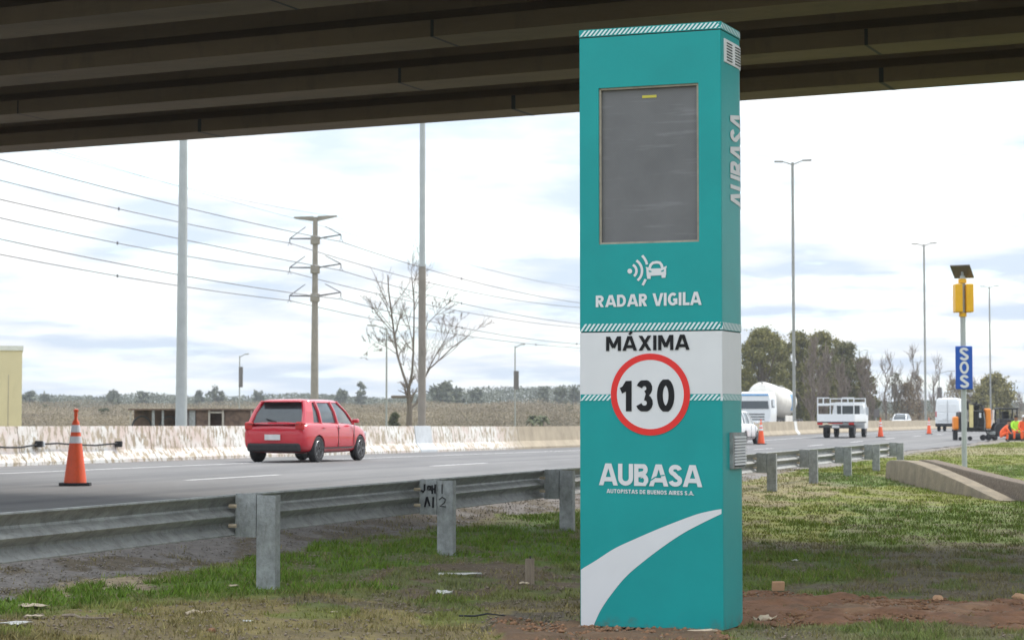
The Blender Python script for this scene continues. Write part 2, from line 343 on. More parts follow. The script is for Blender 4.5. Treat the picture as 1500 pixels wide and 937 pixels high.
def ground_cols(x, y, z):
    p = x * N.x + y * N.y; s = x * R.x + y * R.y
    dy = y * math.cos(PITCH) + (z - CAMZ) * math.sin(PITCH); uy = -y * math.sin(PITCH) + (z - CAMZ) * math.cos(PITCH)
    ok = dy > 5; dd = np.where(ok, dy, 5.)
    px = 750 + F * x / dd; py = 468.5 - F * uy / dd
    # zone borders are wobbled on the ground, so they belong to the ground
    wob = (fnoise(x * 1.1, y * .9, 3) - .5) * 2; wob2 = (fnoise(x * 3.3, y * 2.9, 11) - .5) * 2
    k = F / dd
    jx = px + wob * .5 * k + wob2 * .12 * k; jy = py + (wob * .28 + wob2 * .15) * k * 1.4 / dd * 3.
    C = np.zeros((x.size, 3)); G = np.zeros(x.size)
    def setc(m, c, g): C[m] = c; G[m] = g
    dry = (.25, .205, .085); lush = (.105, .168, .008); mid = (.155, .165, .035); soil = (.16, .115, .07); grav = (.21, .185, .165); red = (.27, .135, .072); tan = (.34, .265, .165); darksoil = (.135, .105, .07)
    setc(np.ones(x.size, bool), mid, .55)
    n1 = fnoise(x * .9, y * .5, 21); n2 = fnoise(x * .35, y * .2, 31)
    far = y > 55; setc(far & (n2 > .5), dry, .4)
    L = px < 860
    setc(L, (.155, .155, .04), .6)
    setc(L & inpoly(jx, jy, [(-400, 905), (120, 895), (320, 885), (480, 872), (700, 885), (860, 870), (900, 1400), (-400, 1400)]), (.255, .195, .075), .42)
    setc(L & inpoly(jx, jy, [(-400, 880), (60, 868), (300, 838), (380, 810), (470, 792), (620, 790), (760, 762), (860, 750), (860, 815), (720, 825), (660, 838), (480, 862), (330, 875), (200, 885), (-400, 900)]), lush, .95)
    setc(L & inpoly(jx, jy, [(520, 850), (640, 832), (760, 826), (860, 838), (860, 856), (700, 866), (560, 868)]), soil, .35)
    setc(L & inpoly(jx, jy, [(420, 875), (700, 882), (860, 872), (860, 890), (640, 898), (440, 890)]), (.16, .125, .065), .4)
    setc(L & inpoly(jx, jy, [(100, 852), (260, 846), (260, 866), (90, 874)]), tan, .1)
    setc(L & inpoly(jx, jy, [(-300, 835), (30, 834), (130, 846), (30, 862), (-300, 870)]), (.19, .165, .14), .2)
    setc(inpoly(jx, jy, [(790, 905), (850, 898), (860, 940), (760, 937)]), darksoil, .2)
    # right of the cabinet
    Q = ~L
    setc(Q & inpoly(jx, jy, [(850, 640), (1700, 640), (1700, 790), (850, 790)]), (.19, .20, .026), .85)
    setc(Q & inpoly(jx, jy, [(850, 690), (1150, 690), (1250, 712), (1150, 740), (850, 745)]), (.255, .215, .09), .6)
    setc(Q & inpoly(jx, jy, [(1180, 690), (1330, 700), (1330, 712), (1200, 712)]), (.12, .16, .03), .95)
    setc(Q & inpoly(jx, jy, [(1250, 740), (1500, 735), (1700, 745), (1700, 790), (1200, 800)]), (.13, .175, .02), .95)
    setc(Q & inpoly(jx, jy, [(850, 785), (1080, 790), (1300, 800), (1700, 795), (1700, 870), (850, 868)]), (.155, .135, .065), .6)
    setc(Q & inpoly(jx, jy, [(850, 815), (1260, 808), (1310, 850), (1130, 866), (850, 862)]), (.115, .155, .018), .95)
    setc(Q & inpoly(jx, jy, [(1250, 842), (1700, 828), (1700, 874), (1230, 872)]), (.16, .13, .075), .5)
    setc(Q & inpoly(jx, jy, [(850, 866), (1180, 870), (1300, 878), (1420, 874), (1700, 880), (1700, 915), (1400, 922), (1250, 922), (1080, 938), (850, 960)]), red, .06)
    setc(Q & inpoly(jx, jy, [(1240, 880), (1480, 886), (1460, 902), (1250, 904)]), (.34, .195, .11), .02)
    setc((jy > 926) & (jx > 1085), (.19, .175, .075), .7)
    setc((jx > 790) & (jx < 1070) & (jy > 922) & (jy < 990) & (wob > -.1), (.17, .10, .055), .3)
    setc(Q & inpoly(jx, jy, [(1280, 655), (1800, 655), (1800, 665), (1280, 668)]), (.30, .26, .13), .5)
    setc(Q & inpoly(jx, jy, [(1430, 682), (1800, 682), (1800, 700), (1460, 700)]), (.13, .17, .03), .9)
    gb = 8.25 + (wob * .35 + wob2 * .2)
    gm = (p > gb) & (p < 45); C[gm] = grav; G[gm] = .04
    gm2 = (p > gb) & (p < gb + .7) & (wob2 > -.05) & (s < 45); C[gm2] = darksoil; G[gm2] = .25
    g3 = (p > 9.3) & (p < 45) & (wob2 > .0); C[g3] = (.25, .215, .175)
    ff = p > 45; C[ff] = (.30, .27, .12); C[ff & (n2 > .52)] = (.17, .19, .06); G[ff] = 0
    # mottling of bare spots and clumps
    mott = fnoise(x * 2.2, y * 1.7, 41, 5)
    a = (mott < .40) & (p < gb) & (y < 60); C[a] = C[a] * .55 + np.array(soil) * .45; G[a] *= .45
    b = (mott > .62) & (p < gb) & (G > .3); C[b] = C[b] * .5 + np.array(lush) * .5; G[b] = np.minimum(1, G[b] * 1.5)
    C *= (.82 + .36 * fnoise(x * 6, y * 5, 51, 3))[:, None]
    return C, G
def axis(vals, hi, g, lo=None):
    out = list(vals); d = out[1] - out[0] if len(out) > 1 else 1
    d = out[-1] - out[-2]
    while out[-1] < hi: d *= g; out.append(out[-1] + d)
    if lo is not None:
        d = out[1] - out[0]
        while out[0] > lo: d *= g; out.insert(0, out[0] - d)
    return np.array(out)
X = axis(np.arange(-5.2, 5.4, .055), 4500, 1.09, -4500); Y = axis(np.arange(11.0, 19.0, .05), 6500, 1.018, -600)
gx, gy = np.meshgrid(X, Y); gxf, gyf = gx.ravel(), gy.ravel(); gzf = ground_z(gxf, gyf)
Cg, Gg = ground_cols(gxf, gyf, gzf)
near = np.exp(-np.clip(gyf - 20, 0, 1e9) / 25) * (gyf > 0)
bump = (fnoise(gxf * 2.5, gyf * 2.5, 61) - .5) * .035 + (fnoise(gxf * 9, gyf * 9, 71, 3) - .5) * .022
redm = (Cg[:, 0] > Cg[:, 1] * 1.6)
bump += redm * (fnoise(gxf * 5, gyf * 5, 81, 4) - .35) * .10
gp_ = gxf * N.x + gyf * N.y
gzv = gzf + bump * near * (gp_ < 9.6) - .12 * ((gp_ > 10.4) & (gp_ < 40))
nx_, ny_ = len(X), len(Y); ii = np.arange(nx_ * ny_).reshape(ny_, nx_)
Fq = np.stack([ii[:-1, :-1], ii[:-1, 1:], ii[1:, 1:], ii[1:, :-1]], -1).reshape(-1, 4)
g = npmesh('ground', np.stack([gxf, gyf, gzv], 1), Fq, M['ground'], cols=Cg); g['kind'] = 'structure'
g.data.polygons.foreach_set('use_smooth', [True] * len(g.data.polygons))

# road: asphalt sheet with its markings laid 4 mm above
def strip(name, p0, p1, s0, s1, dz, m, step=3.0, jag=0):
    ss = [s0]
    while ss[-1] < s1: ss.append(min(s1, ss[-1] + (step if ss[-1] < 220 else 40)))
    b = MB(); vs = []
    for i, s in enumerate(ss): vs += [rd(p0 - (jag * (random.random() - .3) if jag else 0), s, road_z(s) + dz), rd(p1, s, road_z(s) + dz)]
    b.add(vs, [(2 * i, 2 * i + 1, 2 * i + 3, 2 * i + 2) for i in range(len(ss) - 1)]); return b
o = strip('road', 9.9, PB + .2, -60, 3000, 0, None, step=.7, jag=.35).build('road', M['asphalt'], recalc=False); o['kind'] = 'structure'
o = strip('road', PB + .4, 38, -60, 3000, .0, None).build('opposite_road', M['asphalt'], recalc=False); o['kind'] = 'structure'
mk = strip('m', 20.75, 20.9, -60, 1500, .004, None)
s = 40.3 - 11.1 * 8
while s < 420:
    q = strip('m', 15.58, 15.72, s, s + 3.5, .004, None); mk.add(q.v, q.f); s += 11.1
o = mk.build('road_markings', M['paint'], recalc=False); o['kind'] = 'structure'

# ------------------------------------------------------------------ median barrier
S0B = -40; S_PAINT_END = s_at(752, PB)
M['barrier'] = barrier_mat()
M['greypaint'] = mat('pale_grey_patch', (.50, .52, .54), .8, var=.1, scale=3, dirt=.3)
M['whiteband'] = mat('white_band', (.66, .65, .62), .7, var=.08)
PROF = [(0, 0), (.0, .075), (.17, .30), (.245, .855), (.395, .855), (.47, .30), (.64, .075), (.64, 0)]
def barrier_seg(s0, s1, m, name='barrier_segment', off=0.):
    n = max(2, int((s1 - s0) / 3)); rings = []
    for i in range(n + 1):
        s = s0 + (s1 - s0) * i / n
        rings.append([(s, PB + a - off * (1 if a < .3 else -1), road_z(s) + b + (off if b > .8 else 0)) for a, b in PROF])
    return MB().loft(rings).build(name, m, BAR)
BAR = empty('concrete_barrier', (0, 0, 0), PI / 2 - TH, label='long concrete median barrier with flaking white paint beyond the roadway', cat='barrier')
# local x = along road, local y = across
joints = [S0B] + [s_at(x, PB) for x in (40, 232, 436)] + [s_at(617, PB)]
g0, g1 = s_at(617, PB), s_at(641, PB)
for a, b in zip(joints[:-1], joints[1:]): barrier_seg(a, b - .03, M['barrier'])
q = barrier_seg(g0, g1 - .03, M['greypaint'], off=.012); q['label'] = 'pale grey painted barrier piece at the foot of the tall lamp pole'
a = g1
while a < 420:
    b = a + 9; barrier_seg(a, b - .03, M['barrier']); a = b
barrier_seg(a, 1500, M['barrier'])
w0 = s_at(1168, PB)
ob = MB().loft([[(w0 + d, PB + a2 - .01, road_z(w0) + b2) for a2, b2 in PROF[:4]] + [(w0 + d, PB + a2 - .022, road_z(w0) + b2) for a2, b2 in PROF[:4][::-1]] for d in (0, .9)]).build('painted_band', M['whiteband'], BAR)
# cable with two joint boxes on the barrier face, left
def face(px, py): d = ray(px, py); P = atp(px, py, PB + .10); return P
cb = []
for x, y in ((-60, 652), (-20, 653), (8, 655), (30, 655), (48, 652), (58, 650)): cb.append(face(x, y))
cb2 = [face(x, y) for x, y in ((64, 650), (85, 649), (110, 651), (140, 652), (160, 650), (173, 649))]
CB = empty('barrier_cable', cb[0], label='black cable with two junction boxes strung along the flaking barrier', cat='cable')
inv = -Vector(cb[0])
MB().tube([p + inv for p in cb], .022, 6).build('cable', M['rubber'], CB); MB().tube([p + inv for p in cb2], .022, 6).build('cable', M['rubber'], CB)
for x in (57, 174): MB().rbox(face(x, 650) + inv, (.16, .14, .14), .02).build('junction_box', M['rubber'], CB)
MB().rbox(face(63.5, 650) + inv, (.06, .1, .12), .02).build('connector', M['greypaint'], CB)

# ------------------------------------------------------------------ guardrail
PG = 6.69
GR = empty('guardrail', (0, 0, 0), PI / 2 - TH, label='galvanised corrugated steel guardrail on posts along the grass verge', cat='guardrail')
WP = [(-.016, .314), (-.002, .311), (0, .300), (-.03, .276), (-.070, .240), (-.083, .222), (-.078, .205), (-.045, .182), (-.014, .166), (0, .150), (-.010, .136), (-.045, .114), (-.078, .094), (-.083, .078), (-.070, .060), (-.03, .030), (0, .008), (-.002, 0)]
RTOP = .815
sp = [15.18 / math.cos(TH) * math.cos(TH) * 1.0]
def post_s(i): # depth Y of post i -> s at lateral PG
    Yd = 15.18 + 3.61 * i; return (Yd - PG * math.sin(TH)) / math.cos(TH)
posts = list(range(-3, 10))
prot = None
cmesh = [None, None]
for i in posts:
    s = post_s(i); P = rd(PG, s); zg = gz(P.x, P.y) - .25
    b = MB()  # C channel: web across the road faces the viewer, flanges run away
    t = .006; w = .155; d = .085
    for c, sz in (((s, PG, 0), (t, w, 1)), ((s + d / 2 + t / 2, PG - w / 2 + t / 2, 0), (d, t, 1)), ((s + d / 2 + t / 2, PG + w / 2 - t / 2, 0), (d, t, 1))):
        h = RTOP + .005 - zg; b.box((c[0], c[1], zg + h / 2), (sz[0], sz[1], h))
    po = b.build('post', M['galv2'], GR)
    b = MB(); y0 = PG + .083; w2 = .172
    for c, sz in (((s - .004, y0 + w2 / 2), (t, w2)), ((s + .05, y0 + .003), (.1, t)), ((s + .05, y0 + w2 - .003), (.1, t))): b.box((c[0], c[1], RTOP - .15), (sz[0], sz[1], .33))
    bl = b.build('spacer_block', M['galv2'], GR)
    for zz in (.08, .23): MB().tube([(s - .012, y0 + w2 - .01, RTOP - zz), (s - .012, y0 + w2 + .05, RTOP - zz)], .016, 6).build('bolt', M['tanlitter'], GR)
    if i == 1:
        for pts in ([(.052, .03), (.052, .085), (.038, .105), (.02, .09)], [(.085, .05), (.085, .08), (.11, .08), (.11, .05), (.085, .05)], [(.128, .04), (.130, .12)], [(.160, .03), (.158, .115)], [(.128, .08), (.160, .072)], [(.055, .245), (.075, .15)], [(.078, .15), (.105, .235)], [(.140, .15), (.138, .25)]):
            b2 = [(s - .010 - .0005, y0 + w2 - u, RTOP - v) for u, v in pts]; MB().tube(b2, .0095, 5).build('graffiti_stroke', M['black'], bl)
        for pts in ([(.05, .03), (.05, .12)], [(.02, .175), (.05, .15), (.085, .17), (.075, .20), (.03, .235), (.09, .24)]):
            MB().tube([(s - .006, PG + w / 2 - u, RTOP - v) for u, v in pts], .006, 5).build('graffiti_stroke', M['steel'], po)
PR = PG + .083 + .172 + .002
for a, b in zip(posts[:-1], posts[1:]):
    s0, s1 = post_s(a), post_s(b); 
    if b == posts[-1]: s1 += .35
    rings = [[(s, PR - q, RTOP - .305 + z) for q, z in WP] + [(s, PR - q + .004, RTOP - .305 + z) for q, z in WP[::-1]] for s in (s0 + .003, (s0 + s1) / 2, s1 + .0)]
    MB().loft([[(x, y - .085 * 0, z) for x, y, z in r] for r in rings]).build('rail_beam', M['galv'], GR, auto=30)

# ------------------------------------------------------------------ overpass overhead
GA = rad(65.0); gdir = Vector((-math.sin(GA), math.cos(GA), 0)); gn = Vector((math.cos(GA), math.sin(GA), 0))  # gn: away from the camera
ZU = 5.7
E0 = atz(750, 171.5, ZU)
OV = empty('overpass', (E0.x, E0.y, ZU), math.atan2(gdir.y, gdir.x) - PI, label='dark concrete highway overpass with parallel beams overhead', cat='bridge')
# local x = -gdir (to the right), local y = ?
lx = -gdir; ly = Vector((-lx.y, lx.x, 0))
sgn = 1 if ly.dot(gn) > 0 else -1
NG = 5; SPC = 2.58
IP = [(-.33, 0), (.33, 0), (.33, .19), (.10, .34), (.10, 1.0), (.26, 1.12), (.26, 1.2), (-.26, 1.2), (-.26, 1.12), (-.10, 1.0), (-.10, .34), (-.33, .19)]
for k in range(NG):
    cy = sgn * (-.33 - k * SPC)
    b = MB(); xs = [-80, -48, -17.4 + k * 1.3, 14, 45]
    for a, c in zip(xs[:-1], xs[1:]):
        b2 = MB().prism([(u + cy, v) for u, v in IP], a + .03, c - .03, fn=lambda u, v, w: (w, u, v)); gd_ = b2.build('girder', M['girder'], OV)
        xx = a + 2.1 + (k * 1.7) % 3
        while xx < c - 1:
            w_ = .02 + .02 * ((int(xx * 7) + k) % 3)
            MB().prism([(cy - .334, .0), (cy + .334, .0), (cy + .334, .19), (cy + .332, .19), (cy + .332, -.002), (cy - .332, -.002), (cy - .332, .19), (cy - .334, .19)], xx, xx + w_, fn=lambda u, v, w: (w, u, v)).build('form_joint', M['dark'], gd_)
            xx += 5.2 + (k % 3) * .9
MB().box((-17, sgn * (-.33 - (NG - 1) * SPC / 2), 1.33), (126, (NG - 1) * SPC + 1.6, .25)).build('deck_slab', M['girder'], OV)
for e in (.42, -.33 * 2 - (NG - 1) * SPC - .42):
    MB().box((-17, sgn * (e), 1.85), (126, .2, .8)).build('parapet', M['conc'], OV)

# ------------------------------------------------------------------ speed camera cabinet
P0 = atz(850, 918, 0.0)
e_ = -N                                                      # along the front, to the right
def front(px, py):
    d = ray(px, py); t = (P0 - CP).dot(R) / d.dot(R); q = CP + d * t - P0; return q.dot(e_), q.z
TW = front(1060, 928)[0]; TZ = (front(848, 57)[1] + front(1057, 42)[1]) / 2
TTOP = (front(848, 46)[1] + front(1057, 30)[1]) / 2
TS = (front(848, 487)[1] + front(1057, 483)[1]) / 2; TWB = (front(850, 587)[1] + front(1058, 587)[1]) / 2
print('tower', TW, TZ, TTOP, TS, TWB)
CAB = empty('speed_camera_cabinet', P0, math.atan2(e_.y, e_.x), label='tall teal radar cabinet showing the 130 limit, standing on the grass under the overpass', cat='radar cabinet')
# plan outline: front edge then the bulging right side, back, left side (local x right, y away)
DEP = .60; BUL = .055
out = [(0.0, 0.005), (.0016, .0012), (.005, 0.0)] + [(TW * t, 0) for t in np.linspace(.03, .97, 12)] + [(TW - .005, 0), (TW - .0016, .0012), (TW, .005)]
side = []
for t in np.linspace(.04, 1, 24): u = max(0, (t - .6) / .4); side.append((TW + .058 * min(t, .6) + .023 * u - .105 * u * u, .005 + DEP * t))
back = [(TW * .5, DEP + .03)]
lside = [(TW - x, y) for x, y in side[::-1]]
outline = out + side + back + lside
arc = [0.]; acc_pts = out + side
for a, b in zip(acc_pts[:-1], acc_pts[1:]): arc.append(arc[-1] + math.dist(a, b))
A0 = arc[2] - .005
arc = [a - A0 for a in arc]                                  # so that on the front s = x
def surf(s, z, off=.002):
    s = max(s, .0055)
    i = max(0, min(len(arc) - 2, int(np.searchsorted(arc, s) - 1))); t = (s - arc[i]) / (arc[i + 1] - arc[i] + 1e-9)
    a, b = acc_pts[i], acc_pts[i + 1]; x = a[0] + (b[0] - a[0]) * t; y = a[1] + (b[1] - a[1]) * t
    tx, ty = b[0] - a[0], b[1] - a[1]; l = math.hypot(tx, ty); return (x + ty / l * off, y - tx / l * off, z)
def shell(name, z0, z1, m, grow=0.):
    c = (TW / 2, DEP / 2)
    pts = []
    for x, y in outline:
        dx, dy = x - c[0], y - c[1]; l = math.hypot(dx, dy); pts.append((x + dx / l * grow, y + dy / l * grow))
    return MB().loft([[(x, y, z) for x, y in pts] for z in (z0, z1)]).build(name, m, CAB, auto=40)
# hole for the screen is built by splitting the upper shell's front into a frame
sc = [front(876, 131), front(1022, 120), front(1025, 353), front(878, 359)]
sx0, sx1 = (sc[0][0] + sc[3][0]) / 2, (sc[1][0] + sc[2][0]) / 2; sz1, sz0 = (sc[0][1] + sc[1][1]) / 2, (sc[2][1] + sc[3][1]) / 2
shell('lower_shell', 0.012, TWB, M['teal']); shell('white_band', TWB + .0005, TS - .004, M['white'])
shell('seam', TS - .0045, TS + .003, M['dark'], -.008)
# upper shell with opening
b = MB(); ring = outline
up0, up1 = TS + .003, TZ - .004
rest = out[-2:] + side + back + lside + out[:2]
b.loft([[(x, y, z) for x, y in rest] for z in (up0, up1)], closed=False, cap=False)
xs = [out[1][0], sx0, sx1, out[-2][0]]; ysf = [up0, sz0, sz1, up1]
for i in range(3):
    for j in range(3):
        if i == 1 and j == 1: continue
        b.add([(xs[i], 0, ysf[j]), (xs[i + 1], 0, ysf[j]), (xs[i + 1], 0, ysf[j + 1]), (xs[i], 0, ysf[j + 1])], [(0, 1, 2, 3)])
DR = .028
for (xa, za, xb, zb) in ((sx0, sz0, sx1, sz0), (sx1, sz0, sx1, sz1), (sx1, sz1, sx0, sz1), (sx0, sz1, sx0, sz0)):
    b.add([(xa, 0, za), (xb, 0, zb), (xb, DR, zb), (xa, DR, za)], [(0, 1, 2, 3)])
b.add([(x, y, up0) for x, y in outline], [tuple(range(len(outline)))[::-1]]); b.add([(x, y, up1) for x, y in outline], [tuple(range(len(outline)))])
b.build('upper_shell', M['teal'], CAB, auto=40, recalc=False)
shell('cap_joint', TZ - .004, TZ + .003, M['dark'], -.004); shell('cap', TZ + .003, TTOP, M['teal'], .003)
MB().box(((sx0 + sx1) / 2, DR + .01, (sz0 + sz1) / 2), (sx1 - sx0 + .02, .01, sz1 - sz0 + .02)).build('screen', M['screen'], CAB)
b = MB(); fw = .014; M['sframe'] = mat('tan_screen_edge', (.33, .29, .23), .7, var=.2, scale=15)
for c, sz in ((((sx0 + sx1) / 2, sz0 + fw / 2), (sx1 - sx0 - .002, fw)), (((sx0 + sx1) / 2, sz1 - fw / 2), (sx1 - sx0 - .002, fw)), ((sx0 + fw / 2 + .001, (sz0 + sz1) / 2), (fw, sz1 - sz0 - 2 * fw)), ((sx1 - fw / 2 - .001, (sz0 + sz1) / 2), (fw, sz1 - sz0 - 2 * fw))):
    b.box((c[0], .017, c[1]), (sz[0], .012, sz[1]))
b.build('screen_frame', M['sframe'], CAB)
lx0, lz0 = front(939, 143); lx1, lz1 = front(960, 138)
MB().box(((lx0 + lx1) / 2, DR + .003, (lz0 + lz1) / 2), (lx1 - lx0, .002, abs(lz1 - lz0))).build('yellow_sticker', mat('sticker', (.55, .48, .06), .5), CAB)
# hatched bands: slanted white bars
def hatch(name, z0, z1, smax=None, skip=None, lean=.035, off=.004, s_from=.004, pitch=.0302):
    b = MB(); s = s_from; wid = pitch * .5; smax = smax or arc[-1] - .06
    while s < smax:
        if not (skip and skip(s + lean / 2)):
            a = [surf(s + t * wid + u * lean, z0 + (z1 - z0) * u, off) for u in (0, .5, 1) for t in (0, 1)]
            b.add(a, [(0, 1, 3, 2), (2, 3, 5, 4)])
        s += pitch
    b.build(name, M['hatchw'], CAB, recalc=False)['kind'] = 'stuff'
hatch('hatched_band', TZ + .008, TTOP - .006, off=.0055)
hatch('hatched_band', TS + .006, TS + .055)
M['hteal'] = mat('hatch_teal', (.006, .295, .290), .42, var=.03, spec=.3)
def band(name, z0, z1, m, off):
    b = MB(); ss = np.linspace(.003, arc[-1] - .02, 60); vs = []
    for s in ss: vs += [surf(s, z0, off), surf(s, z1, off)]
    b.add(vs, [(2 * i, 2 * i + 2, 2 * i + 3, 2 * i + 1) for i in range(59)]); b.build(name, m, CAB, recalc=False)
hb1 = (front(850, 577)[1] + front(1058, 577)[1]) / 2
cxc, czc = front(953, 578)
band('teal_stripe', TWB - .001, hb1, M['hteal'], .0015)
hatch('hatched_band', TWB + .004, hb1 - .003, skip=lambda s: abs(s - cxc) < .27, off=.003)
# --- lettering: stroked glyphs
def arcp(cx, cy, rx, ry, a0, a1, n=10): return [(cx + rx * math.cos(rad(a0 + (a1 - a0) * i / n)), cy + ry * math.sin(rad(a0 + (a1 - a0) * i / n))) for i in range(n + 1)]
def glyph(c, t):
    h = t / 2; G = {}
    if c == 'A': return .86, [[(-.03 + h * .9, -.1), (.43, 1.12)], [(.89 - h * .9, -.1), (.43, 1.12)], [(.2, .28), (.66, .28)]]
    if c == 'Á': w, g = glyph('A', t); return w, g + [[(.40, 1.10), (.56, 1.28)]]
    if c == 'V': return .80, [[(-.03 + h * .9, 1.1), (.40, -.12)], [(.83 - h * .9, 1.1), (.40, -.12)]]
    if c == 'X': return .80, [[(h * .8, 1.08), (.80 - h * .8, -.08)], [(.80 - h * .8, 1.08), (h * .8, -.08)]]
    if c == 'I': return t + .0, [[(h, 0), (h, 1)]]
    if c == 'L': return .52, [[(h, 0), (h, 1)], [(h, h), (.52, h)]]
    if c == 'E': return .56, [[(h, 0), (h, 1)], [(h, h), (.56, h)], [(h, 1 - h), (.56, 1 - h)], [(h, .5), (.52, .5)]]
    if c == 'T': return .62, [[(.31, 0), (.31, 1)], [(0, 1 - h), (.62, 1 - h)]]
    if c == 'N': return .70, [[(h, 0), (h, 1)], [(.70 - h, 0), (.70 - h, 1)], [(h, 1.02), (.70 - h, -.02)]]
    if c == 'M': return .92, [[(h, 0), (h, 1)], [(.92 - h, 0), (.92 - h, 1)], [(h + .02, 1.05), (.46, .22)], [(.90 - h, 1.05), (.46, .22)]]
    if c == 'U': return .70, [[(h, 1), (h, .36)] + arcp(.35, .36, .35 - h, .36 - h, 180, 360) + [(.70 - h, 1)]]
    if c == 'O': return .78, [arcp(.39, .5, .39 - h, .5 - h, 0, 360, 24)]
    if c == '0': return .60, [arcp(.30, .5, .30 - h * .95, .5 - h * .8, 0, 360, 24)]
    if c == 'D': return .70, [[(h, 0), (h, 1)], [(h, 1 - h), (.32, 1 - h)] + arcp(.32, .5, .38 - h, .5 - h, 90, -90) + [(h, h)]]
    if c == 'P': return .62, [[(h, 0), (h, 1)], [(h, 1 - h), (.34, 1 - h)] + arcp(.34, .70, .28 - h, .30 - h, 90, -90) + [(h, .40 + h)]]
    if c == 'R': w, g = glyph('P', t); return .66, g + [[(.30, .45), (.66 - h * 1.1, -.05)]]
    if c == 'B': return .66, [[(h, 0), (h, 1)], [(h, 1 - h), (.36, 1 - h)] + arcp(.36, .75, .27 - h, .25 - h / 2 - .02, 90, -90) + [(h, .51)], [(h, .50), (.37, .50)] + arcp(.37, .26, .29 - h, .24 - h / 2 + .03, 90, -90) + [(h, h)]]
    if c == 'G': return .74, [arcp(.39, .5, .39 - h, .5 - h, 48, 330, 18), [(.74 - h, .1), (.74 - h, .48)], [(.42, .45), (.74, .45)]]
    if c == 'S': return .62, [arcp(.31, .735, .30 - h, .265 - h, 8, 250, 12) + arcp(.31, .27, .31 - h, .27 - h, 68, -172, 13)]
    if c == '1': return .42, [[(.30, 0), (.30, 1)], [(.02, .68), (.15, .74), (.29, .96)]]
    if c == '3': return .60, [arcp(.29, .74, .28 - h, .26 - h * .8, 165, -75, 11), arcp(.29, .27, .30 - h, .27 - h * .8, 85, -165, 11)]
    if c == '.': return t, [[(h, 0), (h, t)]]
    return .3, []
def clipq(q, lo, hi):
    for sgnn, lim in ((1, lo), (-1, -hi)):
        o2 = []
        for i in range(len(q)):
            a, b = q[i], q[(i + 1) % len(q)]; fa, fb = sgnn * a[1] - lim, sgnn * b[1] - lim
            if fa >= 0: o2.append(a)
            if (fa >= 0) != (fb >= 0): u = fa / (fa - fb); o2.append((a[0] + (b[0] - a[0]) * u, a[1] + (b[1] - a[1]) * u))
        q = o2
        if len(q) < 3: return []
    return q
def ribbon(pts, t, lo=0., hi=1.):
    n = len(pts); L_, R_ = [], []; closed = math.dist(pts[0], pts[-1]) < 1e-6
    for i in range(n):
        if closed: a, b = pts[(i - 1) % (n - 1)], pts[(i + 1) % (n - 1)] 
        else: a, b = pts[max(i - 1, 0)], pts[min(i + 1, n - 1)]
        dx, dy = b[0] - a[0], b[1] - a[1]; l = math.hypot(dx, dy) or 1
        k = 1.
        if 0 < i < n - 1 or closed:
            c = pts[i]; p_, n_ = (a, b); d1 = (c[0] - p_[0], c[1] - p_[1]); l1 = math.hypot(*d1) or 1
            cs = abs((d1[0] * dx + d1[1] * dy) / (l1 * l)); k = 1 / max(.6, cs)
        nx, ny = -dy / l * t / 2 * k, dx / l * t / 2 * k
        L_.append((pts[i][0] + nx, pts[i][1] + ny)); R_.append((pts[i][0] - nx, pts[i][1] - ny))
    qs = []
    for i in range(n - 1):
        q = clipq([L_[i], L_[i + 1], R_[i + 1], R_[i]], lo, hi)
        if q: qs.append(q)
    return qs
LNEW = []
def layout(text, t, gap=.14, tf=None):
    x = 0; res = []; LNEW.clear()
    for c in text:
        if c == ' ': x += .32; continue
        w, strokes = glyph(c, t); 
        for si_, st in enumerate(strokes):
            LNEW.append(si_ == 0)
            hi = 1.0 if max(p[1] for p in st) < 1.2 or c != 'Á' else 1.4
            res.append([[(px_ + x, py_) for px_, py_ in q] for q in ribbon(st, t * (.8 if (c == 'Á' and hi > 1) else 1), 0, hi)])
        x += w + gap * (.55 if c in 'AVL' else 1)
    return x - gap, res
def put(name, text, box, m, t=.2, gap=.14, parent=None, off=.0045, joined=False):   # box: photo pixels tl, tr, br, bl
    W, res = layout(text, t, gap); c = [front(*q) for q in box]; b = MB(); k = 0
    for st, new in zip(res, LNEW):
        if new and not joined and b.v: b.build('letter', m, CAB, recalc=False); b = MB()
        for q in st:
            vs = []
            for x, y in q:
                u = x / W; v = y
                sa = c[3][0] * (1 - u) + c[2][0] * u; za = c[3][1] * (1 - u) + c[2][1] * u; sb = c[0][0] * (1 - u) + c[1][0] * u; zb = c[0][1] * (1 - u) + c[1][1] * u
                vs.append(surf(sa + (sb - sa) * v, za + (zb - za) * v, off + k * .00006))
            b.add(vs, [tuple(range(len(vs)))])
        k += 1
    o = b.build(name if joined else 'letter', m, parent or CAB, recalc=False)
    if joined: o['kind'] = 'stuff'
    return o
put('lettering', 'RADAR VIGILA', [(873, 433), (1027, 427), (1027, 446.5), (873, 450)], M['white'], t=.21, gap=.10)
put('lettering', 'MÁXIMA', [(888, 493), (1009, 489.5), (1009, 512), (888, 514)], M['black'], t=.20, gap=.10)
put('lettering', 'AUBASA', [(878, 678), (1028, 681), (1028, 713), (878, 710)], M['white'], t=.20, gap=.045)
put('lettering', 'AUTOPISTAS DE BUENOS AIRES S.A.', [(889, 715.5), (1017, 719), (1017, 725), (889, 721.5)], M['white'], t=.2, gap=.13, joined=True)
